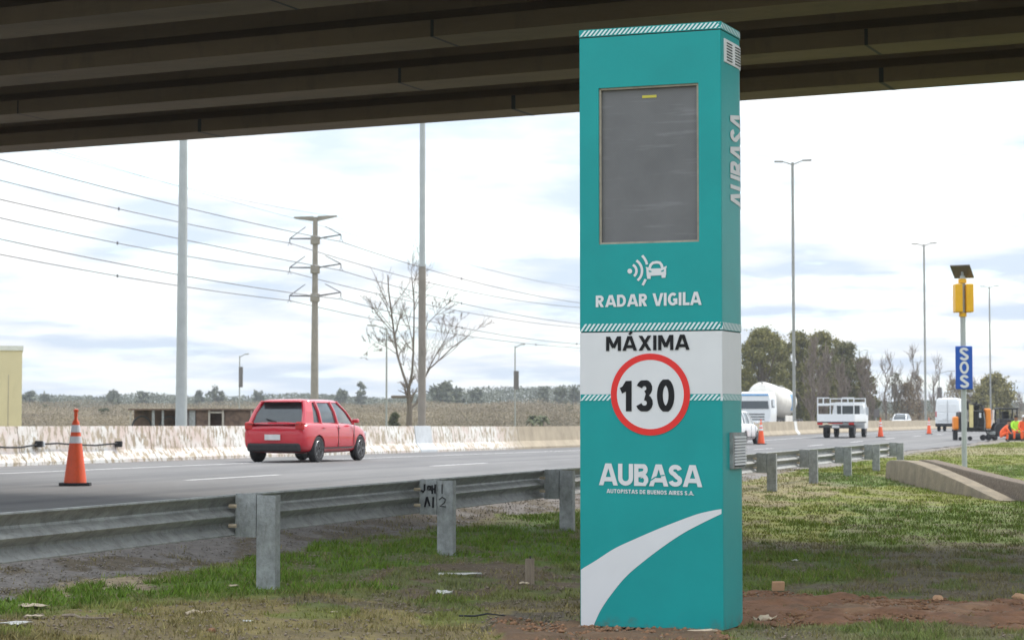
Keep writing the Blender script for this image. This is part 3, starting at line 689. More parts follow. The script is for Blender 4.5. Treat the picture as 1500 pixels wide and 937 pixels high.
# round sign
def ringm(name, cx, cz, r0, r1, m, off, n=64):
    b = MB(); vs = []
    for i in range(n): 
        t = 2 * PI * i / n
        for r in (r0, r1): vs.append(surf(cx + r * math.cos(t), cz + r * math.sin(t), off))
    b.add(vs, [(2 * i, 2 * ((i + 1) % n), 2 * ((i + 1) % n) + 1, 2 * i + 1) for i in range(n)]); return b.build(name, m, CAB, recalc=False)
rx0 = front(895.5, 578)[0]; rx1 = front(1010.5, 578)[0]; cxc = (rx0 + rx1) / 2; cz_ = (front(953, 517)[1] + front(953, 638)[1]) / 2; rr_ = (rx1 - rx0) / 2
rr2 = (front(953, 517)[1] - front(953, 638)[1]) / 2; rr_ = (rr_ + rr2) / 2
ringm('sign_face', cxc, cz_, .001, rr_ * .86, M['white'], .0035); ringm('red_ring', cxc, cz_, rr_ * .845, rr_, M['redp'], .0042)
put('lettering', '130', [(909, 558), (988, 555), (988, 602.5), (909, 602)], M['black'], t=.205, gap=.14, off=.006)
# radar icon (photo pixel strokes)
def pxstrokes(name, strokes, m, off=.0045, polys=(), parent=None):
    b = MB(); k = 0
    for pts, t in strokes:
        for q in ribbon(pts, t, -1e9, 1e9): b.add([surf(*front(x, y), off + k * .00006) for x, y in q], [tuple(range(len(q)))])
        k += 1
    for q in polys: b.add([surf(*front(x, y), off + k * .00006) for x, y in q], [tuple(range(len(q)))]); k += 1
    return b.build(name, m, CAB, recalc=False)
def P_(x, y): return (900 + x / 15, 360 + y / 15)
dot = [P_(343 + 52 * math.cos(a), 557 + 55 * math.sin(a)) for a in np.linspace(0, 2 * PI, 20, endpoint=False)]
arcs = []
for r, a0, a1 in ((150, -62, 50), (272, -57, 50), ):
    arcs.append(([P_(340 + r * math.cos(rad(a)), 552 + r * math.sin(rad(a))) for a in np.linspace(a0, a1, 12)], 3.6))
arcs.append(([P_(615, 215), P_(660, 270), P_(700, 340), P_(722, 410)], 3.6)); arcs.append(([P_(690, 735), P_(665, 790), P_(625, 865)], 3.6))
pxstrokes('radar_waves', arcs, M['white'], polys=[dot])
# car pictogram: roof arch, body, mirrors, wheels
car = [([P_(775, 500), P_(800, 420), P_(850, 375), P_(930, 362), P_(1000, 370), P_(1040, 420), P_(1062, 500)], 3.8)]
polys = [[P_(705, 505), P_(1140, 490), P_(1140, 640), P_(715, 665)], [P_(718, 640), P_(805, 640), P_(800, 725), P_(725, 725)], [P_(1035, 630), P_(1135, 630), P_(1125, 700), P_(1045, 705)], [P_(690, 460), P_(760, 480), P_(760, 520), P_(700, 500)], [P_(1150, 440), P_(1155, 480), P_(1090, 510), P_(1085, 470)]]
pxstrokes('car_pictogram', car, M['white'], polys=polys)
pxstrokes('pictogram_lamps', [], M['hteal'], off=.006, polys=[[P_(755, 535), P_(825, 560), P_(815, 580), P_(765, 575)], [P_(1095, 520), P_(1025, 555), P_(1035, 575), P_(1090, 560)]])
# white swoosh
up = [(850, 834), (872, 821), (900, 803), (930, 789), (960, 776), (990, 764), (1020, 753), (1040, 748), (1057, 745)]
lo = [(869, 917), (880, 893), (897, 868), (918, 843), (945, 820), (973, 799), (1000, 781), (1030, 765), (1057, 752)]
b = MB(); vs = []
full_lo = [(850, 917)] + lo[:]; 
def interp(pl, n):
    d = [0]; 
    for a, c in zip(pl[:-1], pl[1:]): d.append(d[-1] + math.dist(a, c))
    t = np.linspace(0, d[-1], n); return list(zip(np.interp(t, d, [p[0] for p in pl]), np.interp(t, d, [p[1] for p in pl])))
def catmull(pl, k=6):
    r = []
    for i in range(len(pl) - 1):
        p0, p1, p2, p3 = pl[max(i - 1, 0)], pl[i], pl[i + 1], pl[min(i + 2, len(pl) - 1)]
        for j in range(k):
            t = j / k; r.append(tuple(.5 * (2 * p1[q] + (p2[q] - p0[q]) * t + (2 * p0[q] - 5 * p1[q] + 4 * p2[q] - p3[q]) * t * t + (3 * p1[q] - p0[q] - 3 * p2[q] + p3[q]) * t ** 3) for q in (0, 1)))
    return r + [pl[-1]]
U_ = interp(catmull(up), 40); L_ = interp(catmull(lo), 40)
vs = [surf(*front(*q), .0022) for pr in zip(U_, L_) for q in pr]
b.add(vs, [(2 * i, 2 * i + 1, 2 * i + 3, 2 * i + 2) for i in range(39)])
x0_, z0_ = front(850, 834); c_ = front(869, 917)
b.add([surf(.003, front(850, 834)[1], .0022), surf(.003, .014, .0022), surf(*c_, .0022)], [(0, 1, 2)])
b.build('white_swoosh', M['white'], CAB, recalc=False)
# small swoosh inside the logo
pxstrokes('logo_swoosh', [([(947, 711), (952, 704), (960, 698.5), (967, 696.5), (974, 695.5)], 1.7)], M['hteal'], off=.0065)
# side details (right side): white louvre top, grey grille low, vertical lettering, metal strip imitating the sky sheen on the far edge
def sidebox(name, s0, s1, z0, z1, th, m, parent=CAB, off=0.):
    b = MB(); ss = np.linspace(s0, s1, 5); rings = []
    for s in ss: rings.append([surf(s, z0, off), surf(s, z1, off), surf(s, z1, off + th), surf(s, z0, off + th)])
    return b.loft(rings).build(name, m, parent)
def side_s(px):                                              # arc position seen at photo column px on the right side
    best = None
    for s in np.linspace(TW, arc[-1], 300):
        x, y, _ = surf(s, 2, 0); w = P0 + e_ * x + R * y; u = 750 + F * w.x / (w.y)
        if best is None or abs(u - px) < best[0]: best = (abs(u - px), s)
        if u > px: break
    return best[1]
def side_z(px, py):
    s = side_s(px); x, y, _ = surf(s, 0, 0); w = P0 + e_ * x + R * y; d = ray(px, py); return CAMZ + d.z / d.y * w.y
zt1, zt0 = side_z(1066, 58), side_z(1066, 92); sA, sB = side_s(1062.5), side_s(1086)
V = sidebox('vent_panel', sA, sB, zt0, zt1, .006, M['white'])
for k in range(7):
    zc_ = zt0 + (zt1 - zt0) * (k + 1) / 8.2
    for a, c in ((.12, .42), (.58, .88)): sidebox('slot', sA + (sB - sA) * a, sA + (sB - sA) * c, zc_ - .0035, zc_ + .0035, .002, M['dark'], V, .0065)
zg1, zg0 = side_z(1070, 633), side_z(1070, 686.5); sA, sB = side_s(1068), min(side_s(1087), arc[-1] - .02)
GP = sidebox('side_grille', sA, sB, zg0, zg1, .022, M['galv2'])
for k in range(10):
    zc_ = zg0 + (zg1 - zg0) * (k + 1.4) / 12.2
    sidebox('louvre', sA + .04, sB - .03, zc_ - .004, zc_ + .010, .012, M['white'], GP, .0225); sidebox('slot', sA + .04, sB - .03, zc_ - .013, zc_ - .005, .002, M['dark'], GP, .0225)
W, res = layout('AUBASA', .2, .06); za, zb = side_z(1075, 303), side_z(1075, 163); sT = side_s(1071); b = MB(); k = 0; sH = .34
for st in res:
    for q in st:
        for c0_ in np.arange(0, 1, .08):
            q2 = clipq(q, c0_, c0_ + .08)
            if q2: b.add([surf(sT + (1 - y) * sH, za + (zb - za) * x / W, .003 + k * .00006) for x, y in q2], [tuple(range(len(q2)))])
    k += 1
b.build('side_lettering', M['white'], CAB, recalc=False)
sE = arc[-1] - .015
b = MB(); ex, ey, _ = surf(arc[-1] - .02, 0, 0)
b.rbox((ex + .0, ey + .02, (TZ + TS) / 2 - .05), (.03, .05, TZ - TS - .75), .01); b.build('edge_sheen', M['galv'], CAB)  # silvery strip added to stand for sky reflected in the curved rear edge

# ------------------------------------------------------------------ cones
def make_cone(label):
    t = empty('traffic_cone', label=label, cat='traffic cone', group='orange traffic cones along the lane line')
    MB().prism([(.235 * math.cos(a) * (1.12 if i % 2 else 1.0), .235 * math.sin(a) * (1.12 if i % 2 else 1.0)) for i, a in enumerate(np.linspace(0, 2 * PI, 8, endpoint=False))], 0, .045, fn=lambda u, v, w: (u, v, w)).build('base', M['rubber'], t)
    def r(z): return .165 + (.055 - .165) * (z - .045) / (.90 - .045)
    MB().lathe([(r(.045), .045), (r(.90), .90), (.05, .93), (.028, .96), (.022, 1.0), (.03, 1.03), (.022, 1.06), (.035, 1.085), (.035, 1.11), (.01, 1.12)], 24).build('body', M['orange'], t, auto=50)
    for z0, z1 in ((.62, .72), (.78, .885)): MB().lathe([(r(z0) + .004, z0), (r(z1) + .004, z1)], 24).build('reflective_collar', M['cwhite'], t, auto=50)
    return t
cones = [(110, 712, 1.03, 'nearest orange traffic cone with two white collars, by the left edge of the road'), (1115, 651.5, 1.0, 'orange traffic cone on the road right beside the teal cabinet'),
         (1290, 641, .98, 'orange traffic cone between the flatbed truck and the white van'), (1361, 636.5, .95, 'small far orange traffic cone just left of the white van')]
c0 = make_cone(cones[0][3])
for i, (x, y, sc_, lb) in enumerate(cones):
    c = c0 if i == 0 else copy_tree(c0); q = onroad(x, y - 1); c.location = q; c['label'] = lb; c.rotation_euler.z = .3 + i; c.scale = (sc_,) * 3

# ------------------------------------------------------------------ cars
def make_wheel(parent, x, y, r=.31, w=.19):
    yy = y - w / 2 * (1 if y > 0 else -1)
    sgn_ = 1 if y > 0 else -1
    wh = MB().lathe([(r * .68, -w / 2), (r * .93, -w / 2), (r, -w / 2 + .03), (r, w / 2 - .03), (r * .93, w / 2), (r * .68, w / 2)], 28, (0, 0, 0), 'y').build('wheel', M['rubber'], parent, auto=40); wh.location = (x, yy, r)
    b = MB().lathe([(r * .2, sgn_ * (w / 2 - .02)), (r * .66, sgn_ * (w / 2 - .05)), (r * .69, sgn_ * (w / 2 - .005)), (r * .665, sgn_ * (w / 2 + .004)), (r * .60, sgn_ * (w / 2 - .055))], 28, (0, 0, 0), 'y', mi=0)
    for k in range(5):
        a = 2 * PI * k / 5; rot = Matrix.Rotation(a, 3, 'Y'); b.box(rot @ Vector((r * .38, 0, 0)) + Vector((0, sgn_ * (w / 2 - .015), 0)), (r * .56, .03, r * .17), rot)
    b.build('rim', M['chrome'], wh, auto=40)
def make_car(label, paint, group=None):
    t = empty('car', label=label, cat='car', group=group)
    H = 1.0
    st = [(-1.98, .42, .78, .70), (-1.92, .30, .90, .80), (-1.70, .22, .96, .845), (-1.2, .20, .97, .86), (-.3, .20, .955, .865), (.6, .20, .935, .86), (1.15, .21, .91, .85), (1.6, .22, .82, .83), (1.88, .26, .70, .74), (1.99, .38, .60, .60)]
    rings = []
    for x, zl, zt, hw in st:
        m_ = (zl + zt) / 2
        half = [(hw * .80, zl), (hw * .97, zl + .06), (hw, m_ - .04), (hw * .985, zt - .12), (hw * .93, zt - .03), (hw * .80, zt)]
        rings.append([(x, y, z) for y, z in half] + [(x, 0, zt + .035)] + [(x, -y, z) for y, z in half[::-1]] + [(x, 0, zl)])
    body = MB().loft(rings).build('body', paint, t, smooth=True, sub=2); bake(body)
    cut = MB()
    for wx in (-1.23, 1.27):
        for sy in (-1, 1): cut.lathe([(.355, sy * .5), (.355, sy * 1.1)], 28, (wx, 0, .30), 'y')
    co = cut.build('cutter', M['rubber']); md = body.modifiers.new('b', 'BOOLEAN'); md.object = co; md.operation = 'DIFFERENCE'; md.solver = 'EXACT'
    bake(body); bpy.data.objects.remove(co)
    body.data.polygons.foreach_set('use_smooth', [True] * len(body.data.polygons)); body.data.set_sharp_from_angle(angle=rad(35))
    MB().rbox((0, 0, .40), (3.3, 1.30, .34), .05).build('underbody', M['rubber'], t)
    # greenhouse
    zb = .93; zr = 1.455
    base = [(-1.80, .70), (-1.2, .755), (0, .765), (.75, .74), (1.22, .66)]; roof = [(-1.44, .53), (-1.1, .575), (-.3, .59), (.15, .575), (.42, .53)]
    def ringz(pl, z, g=0): return [(x, y + g, z) for x, y in pl] + [(x, -y - g, z) for x, y in pl[::-1]]
    mid = [((a[0] + b[0]) / 2, (a[1] + b[1]) / 2 + .018) for a, b in zip(base, roof)]
    MB().loft([ringz(base, zb - .05), ringz(mid, (zb + zr) / 2), ringz(roof, zr - .03)]).build('windows', M['glass'], t, auto=50)
    rf = MB().loft([ringz(roof, zr - .035, .02), ringz([(x * 1.0, y - .01) for x, y in roof], zr, .02), ringz([(x * .96, y * .82) for x, y in roof], zr + .035, 0), ringz([(x * .7, y * .4) for x, y in roof], zr + .05)]).build('roof', paint, t, auto=60)
    for sy in (-1, 1):
        for k, r_ in ((0, .055), (4, .035)): MB().tube([(base[k][0], sy * base[k][1], zb - .03), (mid[k][0], sy * (mid[k][1] + .005), (zb + zr) / 2), (roof[k][0], sy * (roof[k][1] + .005), zr - .02)], r_, 8).build('pillar', paint, t, auto=40)
        for xa, xb, w_ in ((-.02, -.14, .045), (-.98, -1.0, .05)):
            MB().tube([(xa, sy * .765, zb - .03), ((xa + xb) / 2, sy * .695, (zb + zr) / 2), (xb, sy * .59, zr - .02)], w_, 6).build('pillar', paint, t, auto=40)
        MB().add([(-1.80, sy * .715, zb - .04), (-1.38, sy * .772, zb - .04), (-1.28, sy * .70, 1.2), (-1.15, sy * .60, zr - .02), (-1.44, sy * .55, zr - .02), (-1.68, sy * .64, 1.2)], [(0, 1, 2, 5), (5, 2, 3, 4)]).build('rear_pillar', paint, t, recalc=False)
    MB().rbox((-1.52, 0, zr - .015), (.22, 1.02, .035), .015).build('spoiler', paint, t)
    for sy in (-1, 1):
        make_wheel(t, -1.23, sy * .85); make_wheel(t, 1.27, sy * .85)
        MB().rbox((-1.905, sy * .655, .86), (.12, .22, .20), .04).build('tail_light', M['lamp_red'], t)
        MB().rbox((1.80, sy * .60, .66), (.22, .26, .12), .04).build('headlight', M['chrome'], t)
        MB().rbox((.82, sy * .90, .98), (.12, .16, .10), .03).build('mirror', paint, t)
        for hx in (-.05, -.95): MB().rbox((hx, sy * .862, .82), (.14, .02, .025), .008).build('door_handle', paint, t)
        for xx in (-.12, .82): MB().box((xx, sy * .858, .60), (.012, .012, .56)).build('door_seam', M['dark'], t)
        MB().box((.35 - .6, sy * .862, .34), (2.0, .02, .03)).build('side_trim', M['dark'], t)
    MB().rbox((-1.93, 0, .36), (.16, 1.36, .20), .05).build('rear_bumper', M['rubber'], t)
    MB().box((-1.90, 0, .905), (.16, 1.30, .008)).build('tailgate_seam', M['dark'], t)
    MB().tube([(-1.80, 0, .96), (-1.74, .30, 1.03)], .012, 5).build('rear_wiper', M['rubber'], t)
    MB().rbox((1.95, 0, .38), (.12, 1.1, .18), .04).build('grille', M['rubber'], t)
    MB().box((-2.02, 0, .60), (.012, .40, .13)).build('number_plate', M['plate'], t)
    return t
def at_lane(px, py): return onroad(px, py)
RZ = PI / 2 - TH
def place(t, px, Yd, z=None, rz=None):
    q = atY(px, 613, Yd); t.location = (q.x, q.y, road_z(q.dot(R)) if z is None else z); t.rotation_euler.z = RZ if rz is None else rz; return t
rc = place(make_car('red hatchback driving right along the far lane beside the flaking barrier', M['carred']), 452, 48.8); rc.scale = (1.0, 1.0, 1.0)
wc = place(make_car('white car mostly hidden behind the teal cabinet, beside the nearest right-hand cone', M['carwhite']), 1074, 90.)
oc = place(make_car('white car whose roof shows over the barrier between two cones', M['carwhite']), 1320, 200, rz=RZ + PI)

# flatbed truck seen from behind
t = empty('flatbed_truck', label='white dropside flatbed truck with tall corner frames, driving away near a cone', cat='truck')
MB().box((-.2, 0, .62), (5.0, .8, .16)).build('chassis', M['steel'], t)
cabn = MB().loft([[(x, y * k, z) for y, z in ((-.92, .5), (-.95, 1.2), (-.82, 1.9), (-.74, 2.0), (.74, 2.0), (.82, 1.9), (.95, 1.2), (.92, .5))] for x, k in ((1.15, 1), (1.9, 1), (2.6, .96), (2.75, .92))]).build('cab', M['carwhite'], t, auto=30)
MB().box((1.14, 0, 1.55), (.02, 1.3, .5)).build('rear_window', M['glass'], t)
MB().box((1.9, -.935, 1.5), (.9, .05, .45)).build('side_window', M['glass'], t); MB().box((1.9, .935, 1.5), (.9, .05, .45)).build('side_window', M['glass'], t)
b = MB().box((-1.05, 0, .86), (4.1, 2.05, .08)); b.build('bed_floor', M['steel'], t)
for y in (-1.02, 1.02): MB().rbox((-1.05, y, 1.1), (4.1, .04, .42), .01).build('side_board', M['carwhite'], t)
MB().rbox((-3.12, 0, 1.1), (.04, 2.0, .42), .01).build('tailboard', M['carwhite'], t)
for xx in (-3.08, .95):
    b = MB()
    for y in ((-1.0, 1.0) if xx < 0 else (-1.0, -.35, .35, 1.0)): b.box((xx, y, 1.75), (.05, .05, .95))
    b.box((xx + .03, 0, 1.86), (.03, 2.0, .09))
    for z in (1.95, 2.2): b.box((xx + .03, 0, z - .0), (.03, 2.0, .05)) if xx > 0 else None
    b.build('rack_frame', M['carwhite'], t)
for y in (-.68, .68):
    for xx in (-3.10,):
        b = MB(); b.box((xx, y, 2.2), (.04, .66, .06)); b.box((xx, y, 1.80), (.04, .66, .06)); b.box((xx, y, 2.0), (.04, .06, .36)); b.build('corner_frame', M['carwhite'], t)
for y in (-1.0, 1.0): 
    b = MB()
    b.box((-1.05, y, 1.86), (4.0, .03, .07))
    b.build('side_rail', M['carwhite'], t)
for y in (-.75, .75): make_wheel(t, -1.9, y * 1.15, .36, .3); make_wheel(t, 1.75, y * 1.2, .36, .22); MB().rbox((-3.15, y * 1.15, .78), (.06, .3, .12), .02).build('tail_light', M['lamp_red'], t)
MB().rbox((-3.12, 0, .62), (.08, 1.9, .14), .02).build('bumper', M['steel'], t); MB().box((-3.17, 0, .80), (.02, .8, .05)).build('reflector_strip', M['lamp_red'], t); MB().box((-3.17, 0, .62), (.012, .4, .12)).build('number_plate', M['plate'], t)
place(t, 1238, 113.)
# white van seen from behind
t = empty('van', label='white high-roofed panel van seen from behind, left of the sign post', cat='van')
rings = []
for x, zt, k in ((-2.75, 2.42, .93), (-2.70, 2.58, .98), (-2.4, 2.64, 1), (1.0, 2.62, 1), (1.5, 2.45, .97), (2.1, 1.5, .95), (2.7, 1.15, .92), (2.85, .9, .85)):
    rings.append([(x, y * k, z) for y, z in ((-.95, .38), (-1.0, .9), (-.99, min(zt - .15, 1.5)), (-.88, zt - .12), (-.72, zt), (.72, zt), (.88, zt - .12), (.99, min(zt - .15, 1.5)), (1.0, .9), (.95, .38))])
MB().loft(rings).build('body', M['carwhite'], t, auto=35)
for y in (-.42, .42): MB().rbox((-2.765, y, 1.85), (.03, .62, .62), .05).build('rear_window', M['carwhite'], t); MB().rbox((-2.78, y, 1.15), (.03, .74, .62), .04).build('rear_door', M['carwhite'], t)
MB().box((-2.78, 0, 1.5), (.02, .015, 1.9)).build('door_seam', M['dark'], t)
MB().rbox((-2.78, 0, .50), (.16, 1.9, .26), .04).build('bumper', M['rubber'], t)
for y in (-.9, .9): MB().rbox((-2.74, y, 1.35), (.05, .1, .45), .02).build('tail_light', M['lamp_red'], t); make_wheel(t, -1.8, y, .34, .22); make_wheel(t, 1.9, y, .34, .22)
MB().box((-2.80, .2, .95), (.01, .4, .12)).build('number_plate', M['plate'], t)
place(t, 1394, 161.)
# tanker truck
t = empty('tanker_truck', label='white cement tanker truck approaching beyond the barrier, right of the cabinet', cat='truck')
rings = []
for x, k, dz in ((3.2, .98, 0), (3.6, 1, 0), (5.2, 1, -.02), (5.5, .97, -.12)):
    rings.append([(x, y * k, z + dz * (z > 2)) for y, z in ((-1.2, .5), (-1.25, 1.6), (-1.2, 2.6), (-1.05, 3.05), (1.05, 3.05), (1.2, 2.6), (1.25, 1.6), (1.2, .5))])
MB().loft(rings).build('cab', M['carwhite'], t, auto=30)
MB().loft([[(5.50, -1.08, 1.75), (5.50, 1.08, 1.75)][0:2] + [(5.42, 1.02, 2.55), (5.42, -1.02, 2.55)], [(5.56, -1.06, 1.77), (5.56, 1.06, 1.77), (5.48, 1.0, 2.53), (5.48, -1.0, 2.53)]]).build('windshield', M['glass'], t)
for y in (-1.26, 1.26): MB().rbox((4.7, y, 2.15), (.9, .04, .6), .02).build('side_window', M['glass'], t); MB().rbox((5.3, y * 1.12, 2.2), (.12, .16, .6), .04).build('mirror', M['carwhite'], t)
MB().rbox((5.40, 0, 2.78), (.3, 2.1, .12), .04).build('sun_visor', M['blueflat'], t)
b = MB()
for z in (.95, 1.15, 1.35): b.rbox((5.52, 0, z), (.05, 1.5, .07), .015)
b.build('grille', M['steel'], t); MB().rbox((5.5, 0, .62), (.25, 2.4, .35), .06).build('bumper', M['carwhite'], t)
for y in (-.95, .95): MB().rbox((5.6, y, .75), (.08, .36, .2), .04).build('headlight', M['chrome'], t)
# tank: belly-drop cylinder, highest at front
prof = [(3.0, .25, 2.6), (2.85, .9, 2.62), (2.5, 1.2, 2.62), (1.2, 1.28, 2.45), (-2.5, 1.28, 2.25), (-5.2, 1.15, 2.30), (-6.4, .95, 2.35), (-6.65, .3, 2.35)]
MB().loft([[(x, r * math.cos(a), z + r * math.sin(a)) for a in np.linspace(0, 2 * PI, 28, endpoint=False)] for x, r, z in prof]).build('tank', M['tank'], t, auto=50)
MB().loft([[(x, (r + .01) * math.cos(a), z + (r + .01) * math.sin(a)) for a in np.linspace(-.5, .55, 8)] + [(x, (r + .02) * math.cos(a), z + (r + .02) * math.sin(a)) for a in np.linspace(.55, -.5, 8)] for x, r, z in ((-2.6, 1.275, 2.255), (-4.6, 1.19, 2.285))]).build('blue_emblem', M['blueflat'], t)
b = MB(); b.tube([(3.0, 0, 3.85 - .05), (-6, 0, 3.5)], .06, 6); b.box((-3.2, 0, 3.62), (1.2, .6, .04)); b.build('top_walkway', M['galv'], t)
MB().box((-1.5, 0, .95), (13, .9, .25)).build('chassis', M['steel'], t)
for y in (-1.05, 1.05): MB().rbox((-2.0, y * 1.1, 1.0), (3.2, .08, .5), .03).build('side_skirt', M['tank'], t)
for x in (4.5, 1.9, .8, -5.2, -6.4, -7.6):
    for y in (-1.15, 1.15): make_wheel(t, x, y, .5, .3)
place(t, 1106, 150., rz=RZ + PI)
d_ = Vector((math.cos(RZ + PI), math.sin(RZ + PI), 0)); t.location = Vector(t.location) - d_ * 5.4 + Vector((0, 0, 0))

# ------------------------------------------------------------------ poles
def pole(name, px, base, height, r0, r1, m, label, cat='lamp post', group=None, step=None, arms=(), armz=0, panel=None, seg=14):
    t = empty(name, base, label=label, cat=cat, group=group)
    if step: MB().tube([(0, 0, 0), (0, 0, step)], [r0, r0 * .93], seg).build('lower_shaft', m, t, auto=40); MB().tube([(0, 0, step - .02), (0, 0, step + .06)], r0 * .97, seg).build('collar', M['pole'], t); MB().tube([(0, 0, step), (0, 0, height)], [r1 * 1.0, r1 * .8], seg).build('upper_shaft', M['pole'], t, auto=40)
    else: MB().tube([(0, 0, 0), (0, 0, height)], [r0, r1], seg).build('shaft', m, t, auto=40)
    for dx, rise, lum in arms:
        MB().tube([(0, 0, height - .15), (dx * .35, 0, height - .05 + rise * .5), (dx * .6, 0, height + rise)], [.05 * abs(lum), .045 * abs(lum), .035 * abs(lum)], 6).build('arm', m, t)
        MB().rbox((dx * .82, 0, height + rise * 1.12), (abs(dx) * .55, .30, .10 * abs(lum)), .04, Matrix.Rotation(-math.atan2(rise * .4, dx), 3, 'Y') if dx > 0 else Matrix.Rotation(math.atan2(rise * .4, -dx), 3, 'Y')).build('lamp_head', M['poledark'], t)
    return t
def hgt(px, py, Yd): return atY(px, py, Yd).z
def med(px, py, label, r0=.115, r1=.075, step=None, pl=24.95):
    q = atp(px, 613, pl); z0 = road_z(q.dot(R)); H = (hgt(px, py, q.y) if py else 16.6) - z0
    arms = ((-1.1, .05, 1), (1.15, .13, 1))
    return pole('median_lamp_post', px, (q.x, q.y, z0), H, r0, r1, M['poledark'] if not step else M['cpole'], label, group='tall double-armed lamp posts on the median', step=step, arms=arms)
q618 = atp(618, 613, 24.95)
med(618, None, 'tall grey pole with thicker lower half at the pale grey barrier piece', .135, .105, step=hgt(618, 385, q618.y) - .4)
med(1163.5, 238, 'tallest double-armed lamp post right of the cabinet, behind the tanker truck', .11, .09)
med(1356, 358, 'double-armed lamp post behind the far small cone, left of the sign post', .12, .09)
med(1451.5, 420, 'double-armed lamp post rising behind the roadworks, right of the sign post', .13, .09)
q = atY(265.5, 600, 60.); qt = atY(269, 206, 60.)
t = pole('light_mast', 0, (q.x, q.y, -.1), 17., .185, .08, M['pole'], 'thick pale grey tapered mast left of the power pylon, behind the brown shed', 'mast')
def lamp(px, py, Yd, label, dx=1.2, panel=None, dbl=False, m='poledark', r=.09, pm=None):
    q = atY(px, 613, Yd); H = hgt(px, py, Yd)
    arms = ((dx, .18, 1.2),) + (((-dx, .1, 1.2),) if dbl else ())
    t = pole('lamp_post', px, (q.x, q.y, -.15), H + .15, r, r * .75, M[m], label, arms=arms, seg=8)
    if panel:
        x0, x1, y0, y1 = panel; z1, z0 = hgt(px, y0, Yd) + .15, hgt(px, y1, Yd) + .15; k = Yd / F
        MB().rbox(((((x0 + x1) / 2) - px) * k, -.1, (z0 + z1) / 2), ((x1 - x0) * k, .14, z1 - z0), .03).build('banner_panel', M[pm or 'solar'], t)
    return t
lamp(350.5, 521, 233, 'small lamp post with dark banner panel between mast and pylon', 1.0, (349.5, 355.5, 537, 567))
lamp(754.5, 507, 205, 'lamp post with dark banner panel left of the cabinet above the palms', .95, (752.5, 760, 543, 570))
lamp(566, 480, 167, 'slender lamp post in front of the bare tree, arm pointing left', -1.5)
lamp(1260, 514, 430, 'far double-armed lamp post above the edge of the evergreen grove', 1.6, dbl=True, r=.17)
lamp(1345, 530, 500, 'far double-armed lamp post among the bare poplars', 1.6, dbl=True, r=.2)
lamp(1376.5, 545, 330, 'far lamp post with hanging panel behind the white van', 2.4, (1373, 1380, 567, 583), r=.11)
lamp(1487, 560, 700, 'tiny far double-armed lamp post at the right edge above the workers', 2.0, dbl=True, r=.25)
def signpost(px, x0, x1, y0, y1, Yd, label, m):
    q = atY(px, 613, Yd); z1, z0 = hgt(px, y0, Yd), hgt(px, y1, Yd); k = Yd / F
    t = empty('roadside_sign', (q.x, q.y, 0), label=label, cat='sign')
    MB().tube([(0, 0, -.1), (0, 0, z1)], .07, 6).build('post', M['poledark'], t); MB().rbox((((x0 + x1) / 2 - px) * k, -.12, (z0 + z1) / 2), ((x1 - x0) * k, .06, z1 - z0), .02).build('sign_panel', M[m], t)
signpost(1201.5, 1198, 1206, 560, 580, 260, 'pale back of a roadside sign in front of the evergreen grove', 'galv2')
signpost(1310, 1306, 1315, 562, 582, 300, 'dark square roadside sign among the bare trees above the white car', 'solar')
signpost(1283.5, 1280, 1288, 599, 611, 180, 'small dark sign behind the barrier just above a cone', 'solar')

# SOS post
q = ong(1413, 689)
t = empty('emergency_phone_post', q, label='grey post with blue SOS sign, yellow phone box and solar panel', cat='emergency post')
Ys = q.y; zz = lambda py: hgt(1413, py, Ys) - q.z; kk = Ys / F
MB().tube([(0, 0, -.1), (0, 0, zz(404))], .062, 16).build('pole', M['pole'], t, auto=40)
MB().lathe([(.13, 0), (.13, .03), (.07, .05)], 16).build('base_flange', M['galv2'], t)
z1, z0 = zz(507), zz(570)
SP = MB().rbox((-.5 * kk, -.10, (z0 + z1) / 2), (25 * kk, .04, z1 - z0), .018).build('sign_panel', M['blue'], t)
W, res = layout('S', .22, 0)
for k, (c, ya, yb) in enumerate((('S', 509, 528), ('O', 529, 547.5), ('S', 549, 568))):
    W, res = layout(c, .19, 0); b = MB(); n_ = 0
    for st in res:
        for g_ in st: b.add([(-.5 * kk + (x / (W + 0) - .5) * 13.5 * kk, -.1225 - n_ * .0002, zz(yb) + (zz(ya) - zz(yb)) * y) for x, y in g_], [tuple(range(len(g_)))])
        n_ += 1
    b.build('letter', M['white'], SP, recalc=False)
z1, z0 = zz(416), zz(457.5)
for sx in (-1, 1): MB().rbox((sx * 8 * kk + .01, -.02, (z0 + z1) / 2), (11.0 * kk, .30, z1 - z0), .025).build('phone_box', M['yellow'], t)
MB().tube([(0, -.0, z1 + .02), (0, 0, z1 + .12)], .10, 12).build('clamp', M['yellow'], t); MB().tube([(0, 0, z0 - .10), (0, 0, z0 - .01)], .09, 12).build('clamp', M['yellow'], t)
uu = Vector((25.5, -14, 0)) * kk; vv = Vector((-11, -20, 17)) * kk; wv = uu.cross(vv).normalized() * .03; c0 = Vector((-7.5 * kk, 17 * kk, zz(405.5)))
MB().add([c0, c0 + uu, c0 + uu + vv, c0 + vv, c0 + wv, c0 + uu + wv, c0 + uu + vv + wv, c0 + vv + wv], [(3, 2, 1, 0), (4, 5, 6, 7), (0, 1, 5, 4), (1, 2, 6, 5), (2, 3, 7, 6), (3, 0, 4, 7)]).build('solar_panel', M['solar'], t)
MB().tube([(0, 0, zz(406)), (0, 0, zz(397.5))], .035, 8).build('bracket', M['galv2'], t)

